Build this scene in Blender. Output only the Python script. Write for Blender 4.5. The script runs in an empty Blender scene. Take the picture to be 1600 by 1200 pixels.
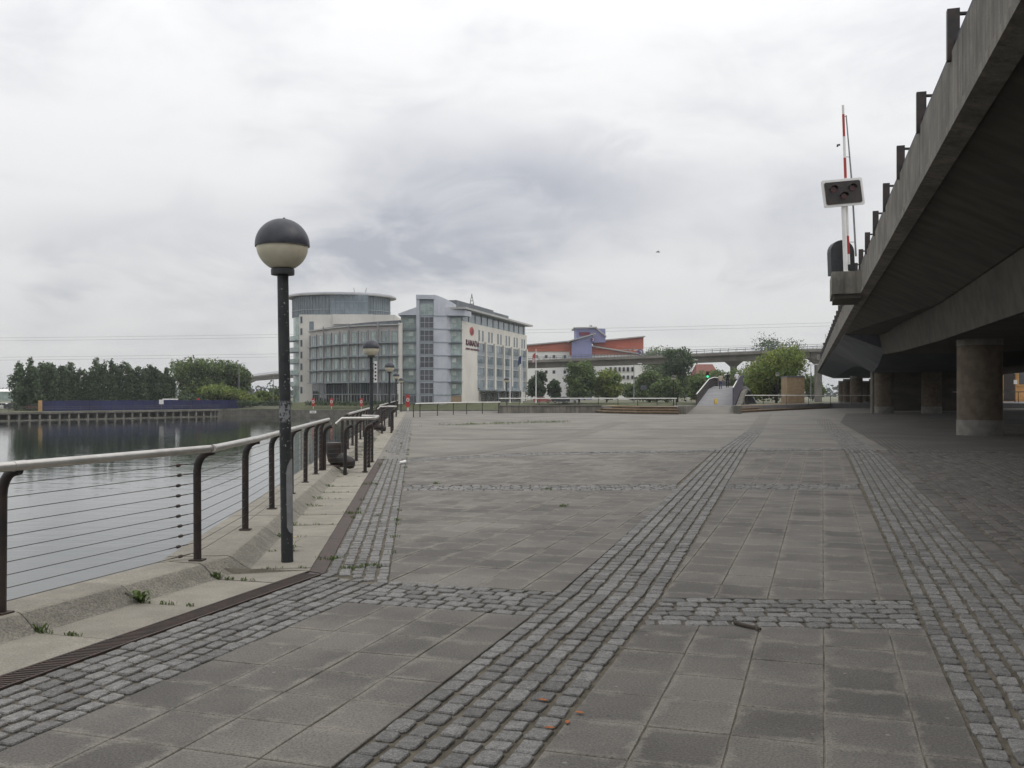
import bpy, math, random
import numpy as np
from mathutils import Vector, Matrix

SC = bpy.context.scene
COL = SC.collection
rnd = random.Random(7)

# ------------------------------------------------------------------ camera, sky, sun, exposure
cam_d = bpy.data.cameras.new('camera')
cam = bpy.data.objects.new('camera', cam_d)
COL.objects.link(cam)
cam.location = (0, 0, 1.6)
cam.rotation_euler = (math.radians(90), 0, 0)
cam_d.sensor_width = 36
cam_d.lens = 33.75
cam_d.shift_y = 18 / 1600
cam_d.clip_end = 6000
SC.camera = cam

SUN_EL, SUN_AZ = math.radians(52), math.radians(102)      # azimuth clockwise from +Y
w = bpy.data.worlds.new('World')
SC.world = w
w.use_nodes = True
nt = w.node_tree
nt.nodes.clear()


def N(tree, typ, **kw):
    n = tree.nodes.new(typ)
    for k, v in kw.items():
        if k == 'inp':
            for i, val in v.items():
                n.inputs[i].default_value = val
        else:
            setattr(n, k, v)
    return n


def M(tree, op, a, b=None, c=None, clamp=False):
    n = tree.nodes.new('ShaderNodeMath')
    n.operation = op
    n.use_clamp = clamp
    for i, v in enumerate((a, b, c)):
        if v is None:
            continue
        if isinstance(v, (int, float)):
            n.inputs[i].default_value = v
        else:
            tree.links.new(v, n.inputs[i])
    return n.outputs[0]


def MIX(tree, fac, a, b, blend='MIX'):
    n = tree.nodes.new('ShaderNodeMix')
    n.data_type = 'RGBA'
    n.blend_type = blend
    for i, v in ((0, fac), (6, a), (7, b)):
        if isinstance(v, (int, float)):
            n.inputs[i].default_value = v
        elif isinstance(v, tuple):
            n.inputs[i].default_value = (*v, 1)
        else:
            tree.links.new(v, n.inputs[i])
    return n.outputs[2]


def SMOOTH(tree, v, lo, hi, a=0.0, b=1.0):
    n = N(tree, 'ShaderNodeMapRange', interpolation_type='SMOOTHSTEP')
    tree.links.new(v, n.inputs[0])
    for i, x in ((1, lo), (2, hi), (3, a), (4, b)):
        n.inputs[i].default_value = x
    return n.outputs[0]


# overcast sky: cloud deck (noise on a flat layer overhead) covering a Nishita sky
tc = N(nt, 'ShaderNodeTexCoord')
sep = N(nt, 'ShaderNodeSeparateXYZ')
nt.links.new(tc.outputs['Generated'], sep.inputs[0])
X, Y, Z = sep.outputs
zc = M(nt, 'ADD', M(nt, 'MAXIMUM', Z, 0.0), 0.24)
cmb = N(nt, 'ShaderNodeCombineXYZ')
nt.links.new(M(nt, 'DIVIDE', X, zc), cmb.inputs[0])
nt.links.new(M(nt, 'DIVIDE', Y, zc), cmb.inputs[1])
n1 = N(nt, 'ShaderNodeTexNoise', inp={'Scale': 1.25, 'Detail': 7.0, 'Roughness': 0.5, 'Distortion': 0.25})
mp = N(nt, 'ShaderNodeMapping')
mp.inputs['Location'].default_value = (3.1, 0.7, 0)
nt.links.new(cmb.outputs[0], mp.inputs[0])
nt.links.new(mp.outputs[0], n1.inputs['Vector'])
n2 = N(nt, 'ShaderNodeTexNoise', inp={'Scale': 3.6, 'Detail': 8.0, 'Roughness': 0.55, 'Distortion': 0.4})
nt.links.new(mp.outputs[0], n2.inputs['Vector'])
n3 = N(nt, 'ShaderNodeTexNoise', inp={'Scale': 6.5, 'Detail': 9.0, 'Roughness': 0.58, 'Distortion': 0.5})
mp3 = N(nt, 'ShaderNodeMapping')
mp3.inputs['Scale'].default_value = (1.0, 1.0, 2.3)
mp3.inputs['Location'].default_value = (0.35, 1.2, 0.1)
nt.links.new(tc.outputs['Generated'], mp3.inputs[0])
nt.links.new(mp3.outputs[0], n3.inputs['Vector'])
ya = M(nt, 'MAXIMUM', M(nt, 'ABSOLUTE', Y), 0.08)
T = M(nt, 'DIVIDE', X, ya)
EL = M(nt, 'DIVIDE', Z, ya)
wob = M(nt, 'MULTIPLY', M(nt, 'SUBTRACT', n3.outputs[0], 0.5), 0.30)


def mass(t, e, st, se, amt):          # one heavier cloud mass with ragged edge
    dx = M(nt, 'DIVIDE', M(nt, 'SUBTRACT', M(nt, 'ADD', T, wob), t), st)
    dz = M(nt, 'DIVIDE', M(nt, 'SUBTRACT', M(nt, 'ADD', EL, M(nt, 'MULTIPLY', wob, 0.45)), e), se)
    r = M(nt, 'SQRT', M(nt, 'ADD', M(nt, 'MULTIPLY', dx, dx), M(nt, 'MULTIPLY', dz, dz)))
    return SMOOTH(nt, r, 0.15, 1.25, amt, 0.0)


heavy = None
for a in ((-0.02, 0.195, 0.22, 0.09, 0.72), (-0.13, 0.155, 0.12, 0.05, 0.35), (0.06, 0.225, 0.14, 0.06, 0.30),
          (-0.36, 0.165, 0.20, 0.05, 0.38), (0.24, 0.150, 0.15, 0.035, 0.28), (-0.455, 0.115, 0.05, 0.018, 0.30), (0.30, 0.21, 0.2, 0.05, 0.2)):
    m_ = mass(*a)
    heavy = m_ if heavy is None else M(nt, 'ADD', heavy, m_)
fb = M(nt, 'ADD', M(nt, 'MULTIPLY', n1.outputs[0], 0.45), M(nt, 'ADD', M(nt, 'MULTIPLY', n2.outputs[0], 0.15), M(nt, 'MULTIPLY', n3.outputs[0], 0.40)))
dark = M(nt, 'ADD', SMOOTH(nt, fb, 0.44, 0.66, 0.0, 0.42), M(nt, 'MULTIPLY', heavy, M(nt, 'ADD', M(nt, 'MULTIPLY', n3.outputs[0], 1.5), 0.20)), clamp=True)
lum = M(nt, 'ADD', M(nt, 'MULTIPLY', M(nt, 'MAXIMUM', Z, 0.0), 1.12), 0.66)
cl = MIX(nt, dark, (1.0, 1.0, 1.0), (0.56, 0.58, 0.645))
lumc = N(nt, 'ShaderNodeCombineXYZ')
for i in range(3):
    nt.links.new(lum, lumc.inputs[i])
cloud = MIX(nt, 1.0, cl, lumc.outputs[0], 'MULTIPLY')
sky = N(nt, 'ShaderNodeTexSky', sky_type='NISHITA')
sky.sun_disc = False
sky.sun_elevation = SUN_EL
sky.sun_rotation = SUN_AZ
sky01 = MIX(nt, 1.0, sky.outputs[0], (0.1, 0.1, 0.1), 'MULTIPLY')
mixed = MIX(nt, 0.94, sky01, cloud)
bg = N(nt, 'ShaderNodeBackground', inp={'Strength': 1.0})
nt.links.new(mixed, bg.inputs[0])
wo = N(nt, 'ShaderNodeOutputWorld')
nt.links.new(bg.outputs[0], wo.inputs[0])

sl = bpy.data.lights.new('sun', 'SUN')
sl.energy = 0.85
sl.angle = math.radians(30)
sl.color = (1, 0.97, 0.92)
so = bpy.data.objects.new('sun', sl)
COL.objects.link(so)
so.location = (30, -30, 60)
dv = Vector((math.sin(SUN_AZ) * math.cos(SUN_EL), math.cos(SUN_AZ) * math.cos(SUN_EL), math.sin(SUN_EL)))
so.rotation_euler = (-dv).to_track_quat('-Z', 'Y').to_euler()

SC.view_settings.view_transform = 'Standard'
SC.view_settings.look = 'None'
SC.view_settings.exposure = 0.0
SC.view_settings.gamma = 1.0
SC.view_settings.use_curve_mapping = False
SC.cycles.max_bounces = 6
SC.cycles.diffuse_bounces = 3
SC.cycles.glossy_bounces = 4

# ------------------------------------------------------------------ materials
MATS = {}


def mat(name, c, c2=None, rough=0.8, spec=0.4, metal=0.0, scale=1.5, lo=0.35, hi=0.65, fine=0.0, fscale=150, tone=0.0, bump=0.0,
        bscale=40, streak=0.0, edge=None, wear=None, trans=0.0, stretch=None, spots=None, lime=None, fleck=None):
    """Procedural surface: two colours mixed by world-space noise, speckle, per-piece tone, vertical streaks, bump."""
    m = bpy.data.materials.new(name)
    MATS[name] = m
    m.use_nodes = True
    t = m.node_tree
    b = t.nodes['Principled BSDF']
    b.inputs['Roughness'].default_value = rough
    b.inputs['Metallic'].default_value = metal
    b.inputs['Specular IOR Level'].default_value = spec
    geo = N(t, 'ShaderNodeNewGeometry')
    pos = geo.outputs['Position']
    if stretch:
        mpn = N(t, 'ShaderNodeMapping')
        mpn.inputs['Scale'].default_value = stretch
        t.links.new(pos, mpn.inputs[0])
        pos = mpn.outputs[0]
    n = N(t, 'ShaderNodeTexNoise', inp={'Scale': scale, 'Detail': 6.0, 'Roughness': 0.6})
    t.links.new(pos, n.inputs['Vector'])
    c2 = c2 or tuple(x * 0.82 for x in c)
    out = MIX(t, SMOOTH(t, n.outputs[0], lo, hi), c, c2)
    if tone:
        oi = N(t, 'ShaderNodeObjectInfo')
        at = N(t, 'ShaderNodeAttribute', attribute_name='tone')
        r = M(t, 'FRACT', M(t, 'ADD', oi.outputs['Random'], at.outputs['Fac']))
        f = M(t, 'ADD', M(t, 'MULTIPLY', M(t, 'SUBTRACT', r, 0.5), 2 * tone), 1.0)
        cc = N(t, 'ShaderNodeCombineXYZ')
        for i in range(3):
            t.links.new(f, cc.inputs[i])
        out = MIX(t, 1.0, out, cc.outputs[0], 'MULTIPLY')
    if edge:                                           # sandy dust collected along the joints of a slab (uv 0..1 across the slab)
        uv = N(t, 'ShaderNodeUVMap')
        s2 = N(t, 'ShaderNodeSeparateXYZ')
        t.links.new(uv.outputs[0], s2.inputs[0])
        d = None
        for i in (0, 1):
            e = M(t, 'MINIMUM', s2.outputs[i], M(t, 'SUBTRACT', 1.0, s2.outputs[i]))
            d = e if d is None else M(t, 'MINIMUM', d, e)
        nn = N(t, 'ShaderNodeTexNoise', inp={'Scale': 4.2, 'Detail': 8.0, 'Roughness': 0.72})
        t.links.new(pos, nn.inputs['Vector'])
        d = M(t, 'SUBTRACT', d, M(t, 'MULTIPLY', M(t, 'SUBTRACT', nn.outputs[0], 0.50), 0.75))
        out = MIX(t, SMOOTH(t, d, -0.06, 0.12, 0.62, 0.0), out, edge)
    if fine:
        nf = N(t, 'ShaderNodeTexNoise', inp={'Scale': fscale, 'Detail': 2.0, 'Roughness': 0.7})
        t.links.new(pos, nf.inputs['Vector'])
        f = M(t, 'ADD', M(t, 'MULTIPLY', M(t, 'SUBTRACT', nf.outputs[0], 0.5), 4 * fine), 1.0)
        cc = N(t, 'ShaderNodeCombineXYZ')
        for i in range(3):
            t.links.new(f, cc.inputs[i])
        out = MIX(t, 1.0, out, cc.outputs[0], 'MULTIPLY')
    if streak:
        ms = N(t, 'ShaderNodeMapping')
        ms.inputs['Scale'].default_value = (2.2, 2.2, 0.16)
        t.links.new(geo.outputs['Position'], ms.inputs[0])
        ns = N(t, 'ShaderNodeTexNoise', inp={'Scale': 2.0, 'Detail': 7.0, 'Roughness': 0.7})
        t.links.new(ms.outputs[0], ns.inputs['Vector'])
        out = MIX(t, SMOOTH(t, ns.outputs[0], 0.42, 0.72, 0.0, streak), out, tuple(x * 0.35 for x in c))
    if spots:                                          # chewing gum and oil spots
        for sc_, rad, colr in spots:
            vo = N(t, 'ShaderNodeTexVoronoi', inp={'Scale': sc_, 'Randomness': 1.0})
            t.links.new(geo.outputs['Position'], vo.inputs['Vector'])
            out = MIX(t, SMOOTH(t, vo.outputs['Distance'], rad * 0.7, rad, 0.75, 0.0), out, colr)
    if lime:                                           # pale runs of lime down the concrete
        ml = N(t, 'ShaderNodeMapping')
        ml.inputs['Scale'].default_value = (4.5, 4.5, 0.35)
        t.links.new(geo.outputs['Position'], ml.inputs[0])
        nl = N(t, 'ShaderNodeTexNoise', inp={'Scale': 1.6, 'Detail': 6.0, 'Roughness': 0.75})
        t.links.new(ml.outputs[0], nl.inputs['Vector'])
        out = MIX(t, SMOOTH(t, nl.outputs[0], 0.60, 0.74, 0.0, 0.6), out, lime)
    if fleck:                                          # small chips in the paint
        nk = N(t, 'ShaderNodeTexNoise', inp={'Scale': 38.0, 'Detail': 3.0, 'Roughness': 0.5})
        t.links.new(geo.outputs['Position'], nk.inputs['Vector'])
        out = MIX(t, SMOOTH(t, nk.outputs[0], 0.66, 0.69), out, fleck)
    if wear:                                           # flaked patches of another colour, within a height range
        z0, z1, wc, amt = wear
        s3 = N(t, 'ShaderNodeSeparateXYZ')
        t.links.new(geo.outputs['Position'], s3.inputs[0])
        band = M(t, 'MULTIPLY', SMOOTH(t, s3.outputs[2], z0, z0 + 0.04), SMOOTH(t, s3.outputs[2], z1 - 0.04, z1, 1.0, 0.0))
        nw = N(t, 'ShaderNodeTexNoise', inp={'Scale': 26.0, 'Detail': 4.0, 'Roughness': 0.6})
        t.links.new(geo.outputs['Position'], nw.inputs['Vector'])
        out = MIX(t, M(t, 'MULTIPLY', band, SMOOTH(t, nw.outputs[0], 0.46, 0.52, 0.0, amt)), out, wc)
    t.links.new(out, b.inputs['Base Color'])
    if bump:
        nb = N(t, 'ShaderNodeTexNoise', inp={'Scale': bscale, 'Detail': 5.0, 'Roughness': 0.6})
        t.links.new(pos, nb.inputs['Vector'])
        bp = N(t, 'ShaderNodeBump', inp={'Strength': bump, 'Distance': 0.02})
        t.links.new(nb.outputs[0], bp.inputs['Height'])
        t.links.new(bp.outputs[0], b.inputs['Normal'])
    if trans:
        b.inputs['Subsurface Weight'].default_value = 0.0
        tr = N(t, 'ShaderNodeBsdfTranslucent')
        t.links.new(out, tr.inputs[0])
        ms_ = N(t, 'ShaderNodeMixShader', inp={0: trans})
        t.links.new(b.outputs[0], ms_.inputs[1])
        t.links.new(tr.outputs[0], ms_.inputs[2])
        t.links.new(ms_.outputs[0], t.nodes['Material Output'].inputs[0])
    return m


mat('slab', (0.150, 0.138, 0.122), (0.104, 0.096, 0.087), scale=0.7, lo=0.38, hi=0.62, fine=0.45, fscale=80, tone=0.20, bump=0.3, bscale=120, edge=(0.235, 0.216, 0.184), spots=((2.3, 0.045, (0.07, 0.066, 0.062)), (3.7, 0.05, (0.24, 0.23, 0.21)), (0.9, 0.10, (0.085, 0.08, 0.074))), rough=0.85)
mat('sett', (0.188, 0.183, 0.173), (0.126, 0.123, 0.117), scale=26, fine=0.6, fscale=110, tone=0.26, bump=0.6, bscale=55, rough=0.75)
mat('soil', (0.150, 0.130, 0.098), (0.075, 0.066, 0.048), scale=6, fine=0.3, fscale=300, bump=0.6, bscale=90, rough=0.95)
mat('sand', (0.200, 0.178, 0.142), (0.085, 0.078, 0.06), scale=5, fine=0.3, fscale=200, rough=0.95)
mat('paver', (0.122, 0.112, 0.102), (0.080, 0.073, 0.067), scale=6, fine=0.2, fscale=200, tone=0.22, bump=0.4, bscale=70)
mat('kerb', (0.165, 0.158, 0.145), (0.12, 0.115, 0.105), scale=4, fine=0.2, tone=0.1, bump=0.4)
mat('coping', (0.272, 0.250, 0.208), (0.225, 0.208, 0.174), scale=3.5, fine=0.3, fscale=75, tone=0.08, bump=0.5, bscale=90, rough=0.9)
mat('coping_rough_shaded', (0.232, 0.216, 0.182), (0.180, 0.169, 0.144), scale=6, fine=0.5, fscale=60, tone=0.08, bump=0.9, bscale=70, rough=0.95)  # coarser sloped faces, darkened and greyed: their shade is put into the colour
mat('quay_face', (0.17, 0.16, 0.135), (0.10, 0.095, 0.08), scale=0.8, streak=0.6, bump=0.3)
mat('iron', (0.050, 0.042, 0.038), (0.078, 0.052, 0.042), scale=10, rough=0.7, bump=0.3, metal=0.2)
mat('black_paint', (0.019, 0.018, 0.018), (0.042, 0.029, 0.025), scale=5, rough=0.5, spec=0.4, bump=0.1)
mat('lamp_paint', (0.020, 0.022, 0.024), (0.034, 0.036, 0.038), scale=5, rough=0.5, bump=0.08)
mat('lamp_paint_worn', (0.020, 0.022, 0.024), (0.034, 0.036, 0.038), scale=5, rough=0.5, bump=0.08, wear=(1.33, 1.56, (0.22, 0.23, 0.24), 0.9), fleck=(0.30, 0.30, 0.29))
mat('lamp_cap', (0.024, 0.026, 0.036), (0.040, 0.042, 0.052), scale=6, rough=0.45, bump=0.15, bscale=12)
mat('lamp_glass', (0.64, 0.60, 0.47), (0.55, 0.51, 0.39), scale=5, rough=0.35, spec=0.5)
mat('steel', (0.56, 0.54, 0.51), (0.46, 0.44, 0.41), scale=5, rough=0.38, metal=0.85, spec=0.5, stretch=(1, 1, 1))
mat('white_rail', (0.66, 0.65, 0.61), (0.52, 0.51, 0.48), scale=3, rough=0.45)
mat('wire', (0.10, 0.095, 0.09), rough=0.5, metal=0.6)
mat('grey_plate', (0.24, 0.245, 0.25), (0.18, 0.18, 0.185), scale=8, rough=0.6)
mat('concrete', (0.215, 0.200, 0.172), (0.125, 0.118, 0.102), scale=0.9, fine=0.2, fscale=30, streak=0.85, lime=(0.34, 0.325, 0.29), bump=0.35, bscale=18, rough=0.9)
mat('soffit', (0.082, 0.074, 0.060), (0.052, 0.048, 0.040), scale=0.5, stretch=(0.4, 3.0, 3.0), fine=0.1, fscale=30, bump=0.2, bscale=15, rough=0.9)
mat('column', (0.155, 0.126, 0.094), (0.105, 0.086, 0.066), scale=3, fine=0.25, fscale=90, bump=0.6, bscale=45, rough=0.95)
mat('column_base', (0.225, 0.215, 0.195), (0.16, 0.155, 0.14), scale=3, fine=0.15, bump=0.3)
mat('blue_steel', (0.10, 0.11, 0.125), (0.07, 0.078, 0.09), scale=0.6, rough=0.6, streak=0.3)
mat('viaduct_c', (0.235, 0.218, 0.19), (0.17, 0.158, 0.14), scale=0.25, streak=0.35, rough=0.9)
mat('grass', (0.085, 0.090, 0.042), (0.058, 0.064, 0.030), scale=0.7, fine=0.3, fscale=6, bump=0.4, rough=0.95)
mat('weed', (0.115, 0.160, 0.045), (0.075, 0.115, 0.035), scale=20, rough=0.7, tone=0.3, trans=0.3)
mat('earth', (0.15, 0.14, 0.105), (0.095, 0.105, 0.055), scale=0.08, rough=0.95)
mat('red', (0.42, 0.04, 0.032), (0.34, 0.032, 0.027), scale=4, rough=0.45)
mat('wall_pale', (0.78, 0.77, 0.74), (0.72, 0.71, 0.68), scale=0.2, streak=0.15, rough=0.8)
mat('white', (0.74, 0.73, 0.71), (0.66, 0.65, 0.63), scale=1.0, rough=0.6)
mat('orange_leaf', (0.42, 0.12, 0.02), (0.30, 0.08, 0.015), scale=30, rough=0.7)
mat('bark', (0.075, 0.062, 0.048), (0.045, 0.038, 0.03), scale=3, rough=0.95, bump=0.5, bscale=8)
mat('leaf_dark', (0.096, 0.136, 0.064), (0.060, 0.092, 0.045), scale=0.35, tone=0.5, rough=0.6, trans=0.4)
mat('leaf_mid', (0.145, 0.192, 0.064), (0.092, 0.138, 0.048), scale=0.35, tone=0.5, rough=0.6, trans=0.4)
mat('leaf_light', (0.205, 0.245, 0.056), (0.130, 0.180, 0.044), scale=0.35, tone=0.45, rough=0.6, trans=0.4)
mat('hoarding', (0.012, 0.015, 0.070), (0.009, 0.011, 0.052), scale=0.3, rough=0.5, tone=0.12)
mat('ply', (0.50, 0.30, 0.12), (0.42, 0.25, 0.10), scale=0.5, rough=0.8)
mat('render_white', (0.62, 0.595, 0.545), (0.54, 0.52, 0.475), scale=0.16, streak=0.12, rough=0.85)
mat('panel_pink', (0.42, 0.39, 0.37), (0.37, 0.345, 0.33), scale=0.4, rough=0.55, tone=0.06)
mat('silver', (0.47, 0.49, 0.53), (0.40, 0.42, 0.46), scale=0.3, rough=0.4, metal=0.35, tone=0.05)
mat('frame_blue', (0.25, 0.285, 0.31), (0.21, 0.245, 0.27), scale=0.5, rough=0.5)
mat('glass_green', (0.32, 0.39, 0.36), (0.18, 0.24, 0.22), scale=0.55, rough=0.12, spec=0.8, tone=0.22)
mat('glass_blue', (0.17, 0.215, 0.24), (0.11, 0.145, 0.17), scale=0.4, rough=0.1, spec=0.8, tone=0.2)
mat('glass_dark', (0.040, 0.045, 0.052), (0.025, 0.028, 0.032), scale=0.4, rough=0.08, spec=0.8, tone=0.3)
mat('curtain', (0.46, 0.50, 0.47), (0.34, 0.39, 0.36), scale=1.0, rough=0.6, tone=0.2)
mat('roof_grey', (0.115, 0.125, 0.14), (0.09, 0.10, 0.11), scale=0.4, rough=0.6)
mat('roof_light', (0.40, 0.40, 0.39), (0.33, 0.33, 0.32), scale=0.3, rough=0.5)
mat('orange_brick', (0.43, 0.135, 0.085), (0.37, 0.115, 0.073), scale=0.5, rough=0.85)
mat('purple', (0.225, 0.235, 0.41), (0.20, 0.21, 0.37), scale=0.2, rough=0.6)
mat('logo_purple', (0.10, 0.055, 0.16), rough=0.5)
mat('maroon', (0.15, 0.018, 0.045), rough=0.5)
mat('wine', (0.085, 0.014, 0.028), rough=0.5)
mat('brick_tan', (0.31, 0.225, 0.135), (0.24, 0.172, 0.10), scale=2.0, rough=0.9, fine=0.15, fscale=10)
mat('brick_orange', (0.50, 0.27, 0.11), (0.40, 0.21, 0.085), scale=1.2, rough=0.9)
mat('roof_red', (0.19, 0.075, 0.058), rough=0.85)
mat('rail_purple', (0.085, 0.080, 0.115), (0.065, 0.062, 0.09), scale=2, rough=0.45)
mat('deck_grey', (0.19, 0.187, 0.192), (0.15, 0.148, 0.152), scale=0.8, rough=0.8)
mat('step_nose', (0.30, 0.215, 0.13), (0.23, 0.17, 0.105), scale=2, rough=0.85)
mat('green_light', (0.02, 0.5, 0.2), rough=0.3)
mat('lens_red', (0.07, 0.012, 0.010), (0.05, 0.009, 0.008), scale=20, rough=0.25)
mat('yellow', (0.55, 0.38, 0.06), rough=0.6)
mat('skin', (0.42, 0.26, 0.19), rough=0.6)
mat('hair', (0.03, 0.022, 0.018), rough=0.7)
mat('hair_white', (0.62, 0.6, 0.57), rough=0.7)
mat('shirt_cream', (0.42, 0.37, 0.30), rough=0.85)
mat('shirt_black', (0.022, 0.022, 0.025), rough=0.85)
mat('shirt_white', (0.7, 0.69, 0.67), rough=0.85)
mat('denim', (0.045, 0.075, 0.15), rough=0.85)
mat('car_dark', (0.03, 0.032, 0.036), rough=0.3, spec=0.6)
mat('car_red', (0.30, 0.09, 0.08), rough=0.35, spec=0.6)
mat('car_white', (0.68, 0.68, 0.68), rough=0.3, spec=0.6)
mat('flag_red', (0.36, 0.05, 0.06), (0.45, 0.4, 0.4), scale=1.4, lo=0.52, hi=0.58, rough=0.8)
mat('flag_blue', (0.04, 0.05, 0.14), rough=0.8)

# still dock water with light wind ripples
wm = bpy.data.materials.new('water')
MATS['water'] = wm
wm.use_nodes = True
t = wm.node_tree
b = t.nodes['Principled BSDF']
b.inputs['Base Color'].default_value = (0.022, 0.028, 0.026, 1)
b.inputs['Roughness'].default_value = 0.035
b.inputs['IOR'].default_value = 1.333
b.inputs['Specular IOR Level'].default_value = 0.75
geo = N(t, 'ShaderNodeNewGeometry')
hs = None
for sc_, amp in (((0.35, 0.9, 1), 0.55), ((1.6, 3.6, 1), 0.16), ((0.08, 0.16, 1), 0.7)):
    mm = N(t, 'ShaderNodeMapping')
    mm.inputs['Scale'].default_value = sc_
    t.links.new(geo.outputs['Position'], mm.inputs[0])
    nn = N(t, 'ShaderNodeTexNoise', inp={'Scale': 1.0, 'Detail': 3.0, 'Roughness': 0.5})
    t.links.new(mm.outputs[0], nn.inputs['Vector'])
    h = M(t, 'MULTIPLY', nn.outputs[0], amp)
    hs = h if hs is None else M(t, 'ADD', hs, h)
bp = N(t, 'ShaderNodeBump', inp={'Strength': 0.10, 'Distance': 0.25})
t.links.new(hs, bp.inputs['Height'])
t.links.new(bp.outputs[0], b.inputs['Normal'])


# far paving: slab joints drawn finer than a pixel by a brick pattern in the slab directions
def paving_mat(name, c1, c2, cm, ang, bw, rh, mortar=0.012):
    m = mat(name, c1, c2, scale=0.35, fine=0.1, fscale=30, rough=0.88)
    t = m.node_tree
    b = t.nodes['Principled BSDF']
    src = b.inputs['Base Color'].links[0].from_socket
    g = N(t, 'ShaderNodeNewGeometry')
    mp_ = N(t, 'ShaderNodeMapping')
    mp_.inputs['Rotation'].default_value = (0, 0, ang)
    t.links.new(g.outputs['Position'], mp_.inputs[0])
    br = N(t, 'ShaderNodeTexBrick', inp={'Scale': 1.0, 'Mortar Size': mortar, 'Brick Width': bw, 'Row Height': rh,
                                         'Color1': (0.93, 0.93, 0.93, 1), 'Color2': (1.07, 1.06, 1.05, 1), 'Mortar': (*cm, 1)})
    br.offset = 0.0 if bw > 0.35 else 0.5
    t.links.new(mp_.outputs[0], br.inputs[0])
    t.links.new(MIX(t, 1.0, src, br.outputs[0], 'MULTIPLY'), b.inputs['Base Color'])
    return m


TH = math.atan(485 / 1500)                         # heading of the slab grid
paving_mat('paving_far', (0.182, 0.170, 0.150), (0.132, 0.124, 0.111), (1.10, 1.07, 1.0), TH, 0.40, 0.44)
paving_mat('sett_far', (0.178, 0.170, 0.156), (0.142, 0.136, 0.126), (0.66, 0.61, 0.52), TH - math.pi / 2, 0.155, 0.135, 0.02)
paving_mat('sett_far_quay', (0.185, 0.182, 0.176), (0.14, 0.138, 0.135), (0.5, 0.46, 0.36), math.radians(-5.7) - math.pi / 2, 0.155, 0.115, 0.02)
paving_mat('paver_far', (0.112, 0.103, 0.093), (0.080, 0.074, 0.067), (0.55, 0.5, 0.42), TH - math.pi / 2, 0.30, 0.15, 0.018)


# ------------------------------------------------------------------ object helpers
def tag(o, label=None, cat=None, group=None, kind=None):
    for k, v in (('label', label), ('category', cat), ('group', group), ('kind', kind)):
        if v:
            o[k] = v
    return o


def thing(name, label, cat, loc=(0, 0, 0), group=None, rotz=0.0, tilt=None):
    o = bpy.data.objects.new(name, None)
    o.empty_display_size = 0.2
    o.location = loc
    o.rotation_euler = (tilt[0] if tilt else 0, tilt[1] if tilt else 0, rotz)
    COL.objects.link(o)
    return tag(o, label, cat, group)


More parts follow.
